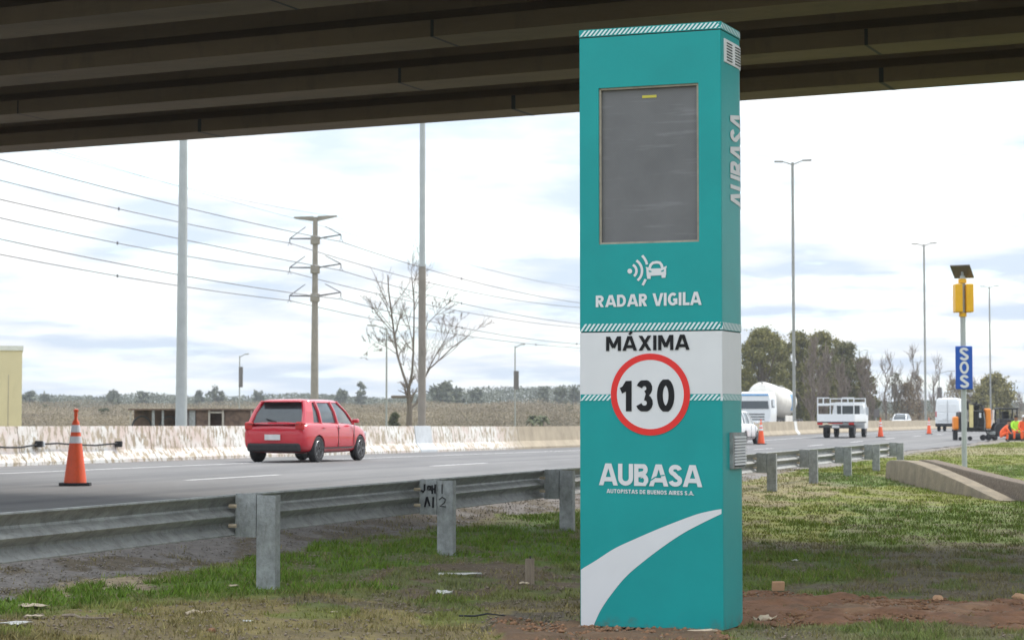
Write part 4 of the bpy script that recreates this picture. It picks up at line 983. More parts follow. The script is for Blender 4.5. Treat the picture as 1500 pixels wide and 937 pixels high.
# ------------------------------------------------------------------ power pylon and conductors
YP = 215.; qb = atY(460.5, 613, YP); ZT = hgt(460.5, 318, YP)
PY = empty('power_pylon', (qb.x, qb.y, 0), 0, label='concrete power pole carrying three levels of paired crossarms', cat='power pole')
KP = YP / F
MB().tube([(0, 0, -.3), (0, 0, ZT)], [.46, .26], 18).build('shaft', M['cpole'], PY, auto=40)
# crossarms are perpendicular to the line (parallel to N)
def armpt(u, z): return -N * u                               # to the right
CSF = 1 / math.cos(TH)
for py in (352, 394.5, 436):
    zc_ = hgt(460.5, py, YP); MB().lathe([(.40, zc_ - .45), (.52, zc_ - .40), (.52, zc_ + .40), (.40, zc_ + .45)], 12).build('collar', M['cpole'], PY)
    for sx in (-1, 1):
        L0 = 39 * KP * CSF
        e = -N * (sx * L0); za = zc_ + .32 + (.2 if sx > 0 else -.05)
        MB().tube([-N * sx * .4 + Vector((0, 0, zc_ + .2)), e + Vector((0, 0, za))], [.10, .07], 6).build('crossarm', M['steel'], PY)
        MB().tube([-N * sx * 16 * KP + Vector((0, 0, zc_ + 20 * KP)), e + Vector((0, 0, za))], [.04, .06], 5).build('brace', M['steel'], PY)
        MB().tube([e + Vector((0, 0, za)), e + Vector((0, 0, za - .45))], .05, 5).build('insulator', M['steel'], PY)
        b = MB(); b.tube([e + Vector((-.2, 0, za - .75)), e + Vector((0, 0, za - .40)), e + Vector((.2, 0, za - .75))], .035, 4); b.build('clamp_bracket', M['steel'], PY)
top = []
for sx, yy in ((-1, 319.5), (1, 317.5)):
    e = -N * (sx * 33 * KP * CSF)
    MB().loft([[(-N * sx * .25 + Vector((0, 0, ZT - .45))), (-N * sx * .25 + Vector((0, .2, ZT - .45))), (-N * sx * .25 + Vector((0, .2, ZT + .12))), (-N * sx * .25 + Vector((0, 0, ZT + .12)))], [e + Vector((0, 0, ZT - .05)), e + Vector((0, .15, ZT - .05)), e + Vector((0, .15, ZT + .12)), e + Vector((0, 0, ZT + .12))]]).build('top_crossarm', M['cpole'], PY)
# conductors: catenaries through the pole's clamps, shaped from sightlines inside the line's own vertical plane
def in_plane(px, py, A):
    d = ray(px, py); t = (A - CP).dot(N) / d.dot(N); return CP + d * t
def conductor(ax, ay, pts_left, pts_right, sx, label, r=.045, marks=()):
    A = Vector((qb.x, qb.y, 0)) - N * (sx * (39 if ay > 330 else 33) * KP * CSF); A.z = hgt(ax, ay, A.y)
    W_ = empty('power_line', A, label=label, cat='power line', group='overhead power lines')
    sA = A.dot(R)
    for pl, far in ((pts_left, -1), (pts_right, 1)):
        P = [A] + [in_plane(x, y, A) for x, y in pl]; ss = np.array([p.dot(R) - sA for p in P]); z = np.array([p.z - A.z for p in P])
        cf = np.polyfit(ss, z, 2 if len(P) > 2 else 1, w=[50] + [1] * (len(P) - 1)); 
        send = ss[-1] * (1.12 if far < 0 else 1.6); n_ = 26
        path = [R * s_ + Vector((0, 0, float(np.polyval(cf, s_)))) for s_ in np.linspace(0, send, n_)]
        path[0] = Vector((0, 0, 0)); rr2_ = r if far > 0 else r
        MB().tube(path, rr2_, 4, cap=False).build('cable', M['wire'], W_)
        for mx_, my_ in marks:
            if (mx_ - ax) * far > 0: q = in_plane(mx_, my_, A) - A; MB().lathe([(.02, -.16), (.09, -.12), (.09, .12), (.02, .16)], 8, q).build('damper', M['wire'], W_)
conductor(500, 354, [(310, 313), (0, 233.5)], [(676, 408), (846, 443)], 1, 'uppermost right-hand power line from the pole', marks=[(676, 408)])
conductor(424, 356, [(174, 306), (0, 264)], [(608, 409), (846, 450)], -1, 'uppermost left-hand power line from the pole', marks=[(174, 306), (608, 409)])
conductor(500, 396, [(260, 349), (0, 292)], [(676, 444), (846, 474)], 1, 'middle right-hand power line from the pole', marks=[(676, 444)])
conductor(424, 398, [(172, 356), (0, 319)], [(660, 453), (846, 479.5)], -1, 'middle left-hand power line from the pole', marks=[(172, 356)])
conductor(500, 438, [(260, 402), (0, 350)], [(677, 480), (846, 503.6)], 1, 'lowest right-hand power line from the pole', marks=[(677, 480), (845, 503.6)])
conductor(424, 440, [(172, 404), (0, 372.5)], [(642, 485), (785, 504.5), (846, 509)], -1, 'lowest left-hand power line from the pole', marks=[(172, 404), (785, 504.5)])
conductor(495, 317.5, [(300, 281), (67, 219)], [(640, 372), (846, 420)], 1, 'thin earth wire from the right tip of the pole top', .02)
conductor(427, 319.5, [(250, 270), (20, 200)], [(600, 366), (846, 425)], -1, 'thin earth wire from the left tip of the pole top', .02)

# ------------------------------------------------------------------ far-side things: building, shed
q = atY(31.5, 613, 100.)
t = empty('building', (q.x, q.y, -.2), rad(14.5), label='beige flat-roofed block at the left edge beyond the barrier', cat='building')
H = hgt(31.5, 513, 100) + .2
MB().box((-6, 4, H / 2), (12, 8, H)).build('wall', M['beige'], t); MB().box((-6, 4, H + .11), (12.1, 8.1, .24)).build('roof_coping', M['beigecap'], t)
for xx in (-.66, -2.2, -4.4, -6.6): MB().box((xx, -.008, H * .38), (.03, .02, H * .75)).build('panel_joint', M['conc'], t)
YS = 95.; KS = YS / F
def sp(px): return (px - 189) * KS
q = atY(189, 613, YS); ztop = hgt(189, 600, YS) + .2
t = empty('brown_shed', (q.x, q.y, -.2), label='low brown open-fronted shed with pale posts behind the barrier', cat='shed')
MB().box((sp(280), 1.2, ztop / 2), (181 * KS, .08, ztop)).build('back_wall', M['rustwood'], t)
MB().box((sp(280), .6, ztop + .02), (184 * KS, 1.5, .07)).build('roof', M['rustwood'], t)
for x0, x1, m in ((190, 192, 'postpale'), (222.5, 226.5, 'galv2'), (237, 240, 'galv2'), (259, 262, 'postpale'), (277.5, 286, 'galv2'), (305, 307.5, 'postpale'), (325, 328, 'postpale'), (367, 369, 'postpale')):
    MB().box((sp((x0 + x1) / 2), 0, ztop / 2), ((x1 - x0) * KS, .08, ztop - .02)).build('post', M[m], t)
for x0, x1, m in ((262.5, 277, 'postpale'), (287, 304, 'rustwood'), (329, 366, 'rustwood')):
    MB().box((sp((x0 + x1) / 2), .05, ztop / 2), ((x1 - x0) * KS, .04, ztop - .1)).build('panel', M['solar'] if m == 'postpale' else M[m], t)
MB().box((sp(316), -.01, ztop - .12), (18 * KS, .06, .08)).build('lintel', M['postpale'], t)
for x_, l_ in ((206, 1), (246, 1)):
    b = MB(); b.tube([(sp(x_) + .45 * math.cos(a), .3, ztop * .6 + .5 * math.sin(a)) for a in np.linspace(0, 2 * PI, 16)], .05, 5, cap=False); b.build('stored_hoop', M['steel'], t)

# ------------------------------------------------------------------ concrete end walls (right)
def wall_between(name, top_px, base_l, base_r, m, label, th=.28):
    A = ong(*base_l); B = ong(*base_r); d = (B - A); L0 = math.hypot(d.x, d.y)
    t = empty(name, (A.x, A.y, 0), math.atan2(d.y, d.x), label=label, cat='concrete wall')
    dv = Vector((d.x, d.y, 0)).normalized(); nv = Vector((-dv.y, dv.x, 0))
    prof = []
    for x, y in top_px:
        r_ = ray(x, y); tt = (A - CP).dot(nv) / r_.dot(nv); P = CP + r_ * tt; prof.append(((P - A).dot(dv), P.z))
    rings = []
    for s_, z in prof:
        P = A + dv * s_; zb = gz(P.x, P.y) - .3; z = max(z, zb + .12)
        rings.append([(s_, .0 - .05, zb), (s_, 0, z - .025), (s_, .02, z), (s_, th - .02, z), (s_, th, z - .025), (s_, th + .05, zb)])
    MB().loft(rings).build('wall_body', m, t, auto=50)
    return t, prof, th
M['wallA'] = mat('weathered_wall', (.20, .16, .105), .9, var=.25, scale=3, bump=.5, bscale=18, dirt=.8)
M['wallB'] = mat('brown_pebble_wall', (.145, .11, .078), .95, var=.4, scale=14, bump=.9, bscale=25, dirt=.5)
t, prof, th = wall_between('end_wall', [(1298.5, 676), (1303, 673.5), (1325, 674.5), (1345, 680), (1370, 690), (1400, 703), (1425, 715), (1448, 726), (1462, 733)], (1298.5, 700.5), (1462, 734), M['wallA'], 'pale tapering concrete end wall sinking into the grass', .32)
wall_between('drain_wall', [(1345.5, 673), (1352, 673), (1380, 680), (1420, 690), (1460, 700), (1500, 709), (1620, 745)], (1345.5, 694), (1500, 735), M['wallB'], 'rough brown pebbled wall sloping down behind the pale end wall', .3)

# ------------------------------------------------------------------ vegetation
def leafcloud(name, P, size, cols, parent=None, m='leaf', flat=0., elong=1.6, kind=None):
    """P: (n,3) leaf centres; one small bent-free quad each, random attitude"""
    n = len(P); a = rng.normal(size=(n, 3)); a[:, 2] *= (1 - flat); a /= np.linalg.norm(a, axis=1)[:, None] + 1e-9
    b = rng.normal(size=(n, 3)); b -= (b * a).sum(1)[:, None] * a; b /= np.linalg.norm(b, axis=1)[:, None] + 1e-9
    sz = np.asarray(size) * rng.uniform(.6, 1.35, n); a = a * (sz * elong)[:, None]; b = b * sz[:, None]
    V = np.stack([P - a * .5, P + b * .35, P + a * .5, P - b * .35], 1).reshape(-1, 3)
    Fc = np.arange(4 * n).reshape(n, 4); c = np.repeat(cols, 4, 0)
    o = npmesh(name, V, Fc, M[m], parent, cols=c)
    if kind: o['kind'] = kind
    return o
def blobs(n, centers, radii, flatten=1., shell=.45):
    k = rng.integers(0, len(centers), n); c = np.asarray(centers)[k]; r = np.asarray(radii)[k]
    d = rng.normal(size=(n, 3)); d /= np.linalg.norm(d, axis=1)[:, None]; u = rng.uniform(0, 1, n) ** shell
    d *= (np.abs(rng.normal(0, .62, n)) * r)[:, None]; d[:, 2] *= flatten; return c + d, k
def colmix(n, c0, c1, k=None, kn=1, jit=.18):
    w = rng.uniform(0, 1, n)[:, None] * .5 + (rng.uniform(0, 1, kn)[k][:, None] * .5 if k is not None else .25)
    return (np.array(c0) * (1 - w) + np.array(c1) * w) * (1 + rng.uniform(-jit, jit, (n, 1)))
def twig_tree(root_pts, depth, spread, lenf, rmin, seed, up=.25, nside=4, kids=(2, 4), rf=.62, wob=.12):
    """recursive bare branches growing from given limbs [(points, r0)] ; returns MB"""
    rr = random.Random(seed); thick, thin = MB(), MB()
    def grow(pts, r0, lev):
        n = len(pts); rs = [r0 * (1 - .62 * i / (n - 1)) for i in range(n)]
        (thick if lev == 0 else thin).tube(pts, rs, 7 if lev == 0 else (4 if lev == 1 else 3), cap=False)
        if lev >= depth: return
        L = sum((pts[i + 1] - pts[i]).length for i in range(n - 1))
        for _ in range(rr.randint(*kids) + (3 if lev == 0 else 1)):
            t = rr.uniform(.25 if lev == 0 else .12, .97); f = t * (n - 1); i = min(int(f), n - 2); p = pts[i].lerp(pts[i + 1], f - i); d = (pts[i + 1] - pts[i]).normalized()
            q = Vector((rr.gauss(0, 1), rr.gauss(0, 1), rr.gauss(0, .6))).normalized(); nd = (d + q * spread * rr.uniform(.6, 1.2) + Vector((0, 0, up))).normalized()
            l = L * lenf * rr.uniform(.5, 1.25) * (1.2 - .35 * t); r1 = max(rmin, rs[i] * rf * .8)
            k = 4; pp = [p]
            for j in range(k):
                nd = (nd + Vector((rr.gauss(0, wob), rr.gauss(0, wob), rr.gauss(0, wob) + up * .25))).normalized(); pp.append(pp[-1] + nd * (l / k))
            grow(pp, r1, lev + 1)
    for pts, r0 in root_pts: grow([Vector(p) for p in pts], r0, 0)
    return thick, thin

# main bare tree behind the median pole: limbs follow the photograph's own
YT = 175.; kT = YT / F; bt = atY(601, 613, YT)
def tp(px, py, dy=0.): return ((px - 601) * kT, dy, (613 - py) * kT + CAMZ + .1)
T = empty('bare_tree', (bt.x, bt.y, -.1), label='large leafless tree with several spreading limbs behind the tall grey pole', cat='tree')
limbs = [([tp(599, 628), tp(600, 600, .0), tp(598, 575, .2), tp(597.5, 566)], .42),
         ([tp(598, 568), tp(590, 548, .5), tp(581, 520, 1), tp(576, 490, 1.2), tp(572, 455, .8), tp(568, 425, .6), tp(567, 402, .4)], .27),
         ([tp(599, 568), tp(604, 545, -.6), tp(606, 515, -1), tp(607, 480, -1.3), tp(607, 445, -1.), tp(604, 410, -1.2)], .25),
         ([tp(602, 598), tp(610, 590, .5), tp(615, 575, .8), tp(618, 560, 1.3), tp(627, 540, 1.8), tp(645, 523, 2.4), tp(660, 508, 2.6), tp(683, 491, 3)], .22),
         ([tp(624, 545, 1.4), tp(636, 522, 1), tp(650, 500, .6), tp(661, 476, .4)], .13),
         ([tp(620, 495, -1), tp(627, 475, -1.4), tp(640, 462, -1.8), tp(655, 448, -2)], .10),
         ([tp(583, 530, 1), tp(592, 535, -1), tp(590, 515, -1.6), tp(580, 500, -2)], .09),
         ([tp(575, 487, 1), tp(560, 470, 1.6), tp(548, 455, 2), tp(541, 445, 2.2)], .10),
         ([tp(580, 518, 1), tp(566, 508, -.5), tp(552, 502, -1.4), tp(541, 512, -2)], .09)]
limbs = [(p_, r_ * (.75 if i_ == 0 else .48)) for i_, (p_, r_) in enumerate(limbs)]
a_, b_ = twig_tree(limbs, 3, .95, .42, .015, 11, up=.20, kids=(5, 6), wob=.10)
a_.build('trunk', M['bark'], T, auto=60); b_.build('twigs', M['twig'], T, recalc=False)['kind'] = 'stuff'
MB().rbox(tp(586, 581), (1.6, .4, .25), .1).build('broken_branch', M['bark'], T)

def poplar(px, ytop, Yd, w, label, seed, col='twig', n=26, leaves=None, r=.2):
    b0 = atY(px, 613, Yd); H = (613 - ytop) * Yd / F + CAMZ; k = Yd / F
    t = empty('bare_poplar', (b0.x, b0.y, -.2), label=label, cat='tree', group='leafless poplars beyond the barrier')
    rr = random.Random(seed); W = w * k
    tr = [Vector((rr.uniform(-.1, .1) * i, rr.uniform(-.1, .1) * i, H * i / 8)) for i in range(9)]
    MB().tube(tr, [r * (1 - .9 * i / 8) for i in range(9)], 7).build('trunk', M['bark'], t, auto=60)
    b = MB()
    for j in range(n):
        f = rr.uniform(.10, .93); i = min(7, int(f * 8)); p = tr[i].lerp(tr[i + 1], f * 8 - i); a = rr.uniform(0, 2 * PI); out_ = W * .5 * math.sin(PI * min(1, .12 + f * .86)) ** .7 * rr.uniform(.5, 1.1); L = H * rr.uniform(.14, .26) * (1.1 - f * .5)
        pts = [p]; 
        for q in range(1, 5): u = q / 4; pts.append(p + Vector((math.cos(a) * out_ * u ** .7, math.sin(a) * out_ * u ** .7, L * u)) + Vector((rr.gauss(0, .1), rr.gauss(0, .1), 0)))
        b.tube(pts, [.05, .045, .04, .03, .02], 3, cap=False)
        for q in range(5):
            u = rr.uniform(.2, 1); i2 = min(3, int(u * 4)); c = pts[i2].lerp(pts[i2 + 1], u * 4 - i2); e = c + Vector((rr.gauss(0, .35), rr.gauss(0, .35), rr.uniform(.5, 1.5))); b.tube([c, c.lerp(e, .5) + Vector((rr.gauss(0, .08), 0, 0)), e], [.03, .025, .015], 3, cap=False)
    b.build('twigs', M[col], t, recalc=False)['kind'] = 'stuff'
    if leaves:
        nl, c0, c1 = leaves; z = rng.uniform(.15, .95, nl) * H; a = rng.uniform(0, 2 * PI, nl); rr_ = W * .5 * np.sin(PI * np.clip(z / H * .9 + .08, 0, 1)) ** .8 * rng.uniform(0, 1.1, nl) ** .6
        leafcloud('leaves', np.stack([np.cos(a) * rr_, np.sin(a) * rr_, z], 1), .24, colmix(nl, c0, c1), t)
    return t
def leafy(px, ytop, Yd, wpx, label, c0, c1, seed, n=9000, kind='evergreen_tree', base=.18, ls=.34, nb=34, group=None, trunk=.28, ry=None, cat='tree', zb=-.2, shapef=1., rs=1.):
    rr = random.Random(seed); b0 = atY(px, 613, Yd); k = Yd / F; H = (613 - ytop) * k + CAMZ; W = wpx * k
    t = empty(kind, (b0.x, b0.y, zb), label=label, cat=cat, group=group)
    lm = []; cen, rad_ = [], []
    zc0 = H * base
    for i in range(nb):
        f = rr.random(); z = zc0 + (H - zc0) * f; a = rr.uniform(0, 2 * PI); prof = math.sin(PI * min(1, .16 + f * .80)) ** .75 * shapef
        q = rr.random() ** .55; r_ = W * rr.uniform(.09, .17) * (1.15 - f * .35) * rs
        cen.append((math.cos(a) * W * .5 * prof * q, math.sin(a) * W * .42 * prof * q, min(z, H - r_ * .8))); rad_.append(r_)
    MB().tube([(0, 0, 0), (W * .02, 0, H * .3), (-W * .02, 0, H * .62), (0, 0, H * .85)], [trunk, trunk * .8, trunk * .45, trunk * .12], 8).build('trunk', M['bark'], t, auto=60)
    b = MB()
    for c in cen[::2]:
        z0 = max(H * .12, c[2] * rr.uniform(.35, .6)); b.tube([(0, 0, z0), (c[0] * .5, c[1] * .5, (z0 + c[2]) / 2 - .1), c], [trunk * .4, trunk * .25, .03], 5, cap=False)
    b.build('limbs', M['bark'], t)
    P, kk_ = blobs(n, cen, rad_, .85, .42); P = P[P[:, 2] > .1]; kk_ = kk_[:len(P)]
    leafcloud('crown', P, ls, colmix(len(P), c0, c1, kk_, len(cen)), t)
    return t
EG0, EG1 = (.105, .115, .028), (.33, .285, .085)
EB = 'evergreen trees beyond the barrier right of the cabinet'
leafy(1118, 479, 235, 84, 'broad olive-green tree directly right of the cabinet, behind the tanker truck', EG0, EG1, 1, 61200, nb=100, base=.10, ls=.19, rs=1.0, group=EB)
leafy(1098, 500, 242, 40, 'loose thin-leaved green tree partly behind the cabinet edge', (.07, .08, .04), (.18, .18, .10), 2, 8000, nb=50, ls=.26, group=EB)
leafy(1172, 482, 250, 58, 'tall olive tree just right of the tallest lamp post', EG0, EG1, 3, 34200, nb=80, base=.08, ls=.19, rs=1.25, group=EB)
leafy(1203, 482, 245, 54, 'olive tree with the highest crown in the middle of the grove', EG0, EG1, 4, 34200, nb=80, base=.08, ls=.19, rs=1.25, group=EB)
leafy(1240, 500, 250, 58, 'dark green rounded tree toward the right of the grove', (.10, .11, .035), (.27, .24, .09), 5, 36000, nb=80, base=.08, ls=.19, rs=1.2, group=EB)
leafy(1265, 522, 246, 40, 'lower tree at the right end of the evergreen grove', EG0, (.25, .21, .085), 6, 13000, nb=60, base=.05, ls=.26, rs=1.2, group=EB)
leafy(1146, 496, 256, 50, 'olive tree filling the gap behind the tallest lamp post', EG0, EG1, 8, 27000, nb=70, base=.06, ls=.19, rs=1.2, group=EB)
leafy(1222, 494, 258, 50, 'olive tree set back between the two highest crowns and the right end', EG0, EG1, 9, 27000, nb=70, base=.06, ls=.19, rs=1.2, group=EB)
leafy(1280, 570, 240, 22, 'small shrubby tree at the foot of the grove above a cone', (.10, .11, .04), (.20, .18, .08), 7, 1800, nb=12, ls=.28, group=EB)
for i, (x, yt, Yd, w, lb, lv) in enumerate([
    (1190, 505, 205, 26, 'brown bare poplar with dense upright twigs in front of the olive trees', None),
    (1206, 520, 207, 20, 'narrow brown bare poplar beside the pale roadside sign', None),
    (1229, 535, 210, 20, 'bare brownish tree above the flatbed truck', None),
    (1272, 515, 230, 24, 'bare grey poplar at the right end of the evergreen grove', None),
    (1299, 520, 300, 20, 'isolated bare poplar left of the dark square sign', None),
    (1313, 540, 290, 22, 'bare tree directly behind the dark square sign', (500, (.10, .10, .06), (.2, .17, .1))),
    (1334, 510, 310, 24, 'tallest bare poplar near the double-armed far lamp', None),
    (1330, 555, 290, 30, 'bushy half-bare tree with rusty leaves behind the white car', (1400, (.13, .10, .05), (.30, .20, .10))),
    (1347, 545, 300, 18, 'thin bare tree between two lamp posts', (400, (.2, .14, .08), (.3, .2, .12))),
    (1370, 528, 320, 20, 'bare poplar left of the white van', None),
    (1400, 550, 330, 30, 'rusty-leaved bare tree behind the white van roof', (1600, (.20, .15, .06), (.36, .26, .12))),
    (1432, 560, 300, 24, 'bare tree behind the blue sign post', (500, (.22, .18, .08), (.3, .24, .12))),
    (1492, 575, 420, 16, 'small bare tree at the far right edge', (300, (.15, .14, .08), (.25, .2, .12)))]):
    poplar(x, yt, Yd, w * 1.25, lb, 20 + i, n=46 if i < 4 else 30, leaves=lv)
leafy(1457, 545, 290, 62, 'rounded yellow-green tree behind the roadworks machines', (.13, .12, .03), (.40, .34, .11), 31, 24000, nb=90, base=.08, ls=.28, rs=1.15)
leafy(1420, 566, 310, 34, 'yellowish half-leafed tree behind the compressor', (.14, .12, .04), (.34, .28, .11), 32, 7000, nb=40, base=.1, ls=.28)
# left side
for i, (x, yt, w, Yd, lb) in enumerate([(42, 572, 26, 600, 'dark rounded tree beside the beige building'), (66, 576, 20, 640, 'small dark rounded tree second from the beige building'), (166, 571, 26, 600, 'pale-topped distant tree right of the nearest cone'), (210, 572, 34, 620, 'wide flat distant tree left of the pale mast'), (291, 571, 16, 620, 'narrow distant tree just right of the pale mast'), (316, 564, 30, 600, 'highest rounded distant tree between mast and pylon'), (378, 571, 26, 620, 'distant tree above the roof of the red car'), (528, 559, 18, 640, 'tall narrow distant tree right of the pylon'), (500, 567, 22, 640, 'low distant tree just right of the pylon'), (648, 557, 40, 520, 'large grey-green distant tree right of the bare tree'), (670, 566, 30, 540, 'grey-green distant tree beside the largest one'), (698, 567, 26, 560, 'round dark distant tree midway to the lamp post'), (795, 566, 22, 560, 'distant tree right of the lamp post with panel'), (822, 565, 26, 560, 'distant dark tree close to the cabinet edge'), (843, 566, 18, 570, 'distant tree touching the cabinet edge')]):
    leafy(x, yt, Yd, w, lb, (.085, .10, .070), (.18, .19, .12), 50 + i, 2600, kind='distant_tree', nb=38, base=.0, ls=.75, rs=1.7, group='distant trees along the horizon', trunk=.35, zb=-.3)
for x, yt, w, Yd, lb in [(153, 598, 22, 330, 'round green bush between the building and the mast'), (66, 592, 20, 380, 'low green bush beside the beige building'), (577, 603, 17, 200, 'dark green clump of sword leaves beside the slender lamp post'), (403, 596, 18, 330, 'small green bush behind the red car'), (112, 590, 16, 400, 'small dim bush right of the first bush by the beige building'), (530, 594, 20, 380, 'dim bush between the red car and the slender lamp post'), (730, 597, 20, 380, 'dim bush just left of the lamp post with panel'), (835, 595, 24, 380, 'yellowish bush touching the cabinet edge beyond the barrier')]:
    leafy(x, yt, Yd, w, lb, (.06, .075, .025), (.14, .15, .05), int(x), 1300, kind='bush', nb=12, base=.05, ls=.45, trunk=.1, cat='bush')
def palm(px, ytop, Yd, wpx, label, seed):
    rr = random.Random(seed); b0 = atY(px, 613, Yd); k = Yd / F; H = (613 - ytop) * k + CAMZ
    t = empty('palm', (b0.x, b0.y, -.3), label=label, cat='palm')
    MB().tube([(0, 0, 0), (0, 0, H * .62)], [.32, .26], 9).build('trunk', M['bark'], t, auto=60)
    c = Vector((0, 0, H * .62)); b = MB()
    for i in range(34):
        a = rr.uniform(0, 2 * PI); el = rr.uniform(-.3, 1.3); L = wpx * k * .55 * rr.uniform(.8, 1.1); d = Vector((math.cos(a) * math.cos(el), math.sin(a) * math.cos(el), math.sin(el))); sd_ = Vector((-math.sin(a), math.cos(a), 0)); pts = [c + d * L * u - Vector((0, 0, L * .45 * u * u)) for u in (0, .3, .6, 1)]
        for p, q in zip(pts[:-1], pts[1:]):
            for sgn_ in (-1, 1): b.add([p, q, q + sd_ * sgn_ * .22 - Vector((0, 0, .14)), p + sd_ * sgn_ * .26 - Vector((0, 0, .12))], [(0, 1, 2, 3)])
    M.setdefault('palm', mat('palm_frond', (.075, .085, .025), .7, var=.35, scale=1.5)); b.build('fronds', M['palm'], t, recalc=False)
palm(781, 599, 260, 22, 'left palm of the pair beyond the barrier near the cabinet', 1); palm(794, 599, 250, 24, 'right palm of the pair beyond the barrier near the cabinet', 2)
# scrub belt: countless leafless brushwood; far wood along the horizon
def belt(name, x0, x1, Y0, Y1, n, topf, ls, c0, c1, label, cat, elong=1.5):
    px = rng.uniform(x0, x1, n); Yd = rng.uniform(Y0, Y1, n); x = (px - 750) / F * Yd
    h = topf(x, Yd); z = -.3 + h * rng.uniform(0, 1, n) ** .75
    cl = np.clip((fnoise(x * .16, Yd * .05, 5, 4) - .5) * 1.9 + .5 + .25 * (z / (h + .1) - .5), 0, 1)[:, None]; c = (np.array(c0) * (1 - cl) + np.array(c1) * cl) * (1 + rng.uniform(-.12, .12, (n, 1)))
    o = leafcloud(name, np.stack([x, Yd, z], 1), ls, c, elong=elong, flat=0.); tag(o, label, cat, kind='stuff'); return o
def scrub_top(x, Yd): return 1.2 + (Yd - 280) * .020 + 2.4 * fnoise(x * .10, Yd * .03, 9, 4)
belt('scrub', -60, 880, 285, 430, 300000, scrub_top, .17, (.20, .155, .105), (.37, .30, .205), 'belt of leafless brown scrub beyond the barrier', 'scrub')
belt('scrub', 1080, 1530, 300, 430, 60000, lambda x, Yd: 1.6 + 2.2 * fnoise(x * .1, Yd * .03, 19, 4), .2, (.19, .16, .11), (.33, .27, .18), 'low brown scrub behind the traffic on the right', 'scrub')
def wood_top(x, Yd): return 6.2 + 5.5 * fnoise(x * .05, Yd * .006, 29, 4) * (1 - .5 * (x / Yd * F > 330)) + 2.6 * np.clip((x / Yd * F + 180) / 90, 0, 1.0) * (x / Yd * F < 330)
belt('far_wood', -80, 1560, 640, 760, 160000, wood_top, .6, (.09, .105, .08), (.18, .19, .135), 'far line of grey-green trees along the horizon', 'woodland', elong=1.3)

# grass blades on the near verge
def grass(n, xr, Yr, pw):
    Yd = Yr[0] + (Yr[1] - Yr[0]) * rng.uniform(0, 1, n) ** pw; x = (rng.uniform(xr[0], xr[1], n) - 750) / F * Yd
    z = ground_z(x, Yd); C, Gd = ground_cols(x, Yd, z); p = x * N.x + Yd * N.y
    tuft = fnoise(x * 4, Yd * 4, 91, 3); keep = (rng.uniform(0, 1, n) < Gd * np.clip((tuft - .25) * 2.2, .1, 1.2)) & (p < 9.3)
    # not under the cabinet
    lx_ = (x - P0.x) * e_.x + (Yd - P0.y) * e_.y; ly_ = (x - P0.x) * R.x + (Yd - P0.y) * R.y
    keep &= ~((lx_ > -.01) & (lx_ < TW + .06) & (ly_ > -.01) & (ly_ < DEP + .05))
    x, Yd, z, C, Gd, tuft = x[keep], Yd[keep], z[keep], C[keep], Gd[keep], tuft[keep]; m = len(x)
    near_ = np.exp(-np.clip(Yd - 20, 0, 1e9) / 25)
    z = z + ((fnoise(x * 2.5, Yd * 2.5, 61) - .5) * .035 + (fnoise(x * 9, Yd * 9, 71, 3) - .5) * .022) * near_
    h = (.016 + .040 * np.clip(tuft - .3, 0, 1) + .016 * (Gd > .85)) * rng.uniform(.5, 1.5, m)
    a = rng.uniform(0, 2 * PI, m); w = (.0035 + Yd * .00012) * rng.uniform(.7, 1.4, m); ln = rng.normal(0, .55, (m, 2)) * h[:, None]
    ca, sa = np.cos(a) * w, np.sin(a) * w
    V = np.stack([np.stack([x - ca, Yd - sa, z - .006], 1), np.stack([x + ca, Yd + sa, z - .006], 1), np.stack([x + ln[:, 0], Yd + ln[:, 1], z + h], 1)], 1).reshape(-1, 3)
    straw = rng.uniform(0, 1, m) < (.13 + .35 * (C[:, 0] > C[:, 1] * 1.12)); cc = C * rng.uniform(.85, 1.55, (m, 1)); cc[:, 1] *= 1.06
    cc[straw] = np.array((.25, .215, .075)) * rng.uniform(.6, 1.2, (straw.sum(), 1)); c = np.repeat(cc, 3, 0)
    return V, np.arange(3 * m).reshape(m, 3), c
V, Fc, c = grass(620000, (-60, 1560), (11.8, 46), 1.55)
o = npmesh('grass', V, Fc, M['blade'], cols=c); tag(o, 'short patchy grass on the verge around the cabinet and guardrail', 'grass', kind='stuff')
# gravel and red clods
def pebbles(name, n, cond, size, m, label, cat, xr=(-60, 1560), Yr=(12, 40), pw=1.4, flat=.6):
    Yd = Yr[0] + (Yr[1] - Yr[0]) * rng.uniform(0, 1, n) ** pw; x = (rng.uniform(*xr, n) - 750) / F * Yd; z = ground_z(x, Yd); C, G_ = ground_cols(x, Yd, z); k = cond(x, Yd, C, G_)
    x, Yd, z = x[k], Yd[k], z[k]; n = len(x)
    oc_ = np.array([(1, 0, 0), (0, 1, 0), (-1, 0, 0), (0, -1, 0), (0, 0, 1.), (0, 0, -1.)]); fc = np.array([(0, 1, 4), (1, 2, 4), (2, 3, 4), (3, 0, 4), (1, 0, 5), (2, 1, 5), (3, 2, 5), (0, 3, 5)])
    s_ = size * rng.uniform(.5, 1.0, n) ** 2 * 2; V = oc_[None] * rng.uniform(.6, 1.3, (n, 6, 1)) * s_[:, None, None]; V[:, :, 2] *= flat
    V += np.stack([x, Yd, z + s_ * .15 + .008], 1)[:, None]; Fz = (fc[None] + (np.arange(n) * 6)[:, None, None]).reshape(-1, 3)
    o = npmesh(name, V.reshape(-1, 3), Fz, M[m]); tag(o, label, cat, kind='stuff')
V, Fc, c = grass(170000, (1070, 1560), (44, 92), 1.3)
o = npmesh('grass', V, Fc, M['blade'], cols=c); tag(o, 'short grass of the far verge around the sign post and end walls', 'grass', kind='stuff')
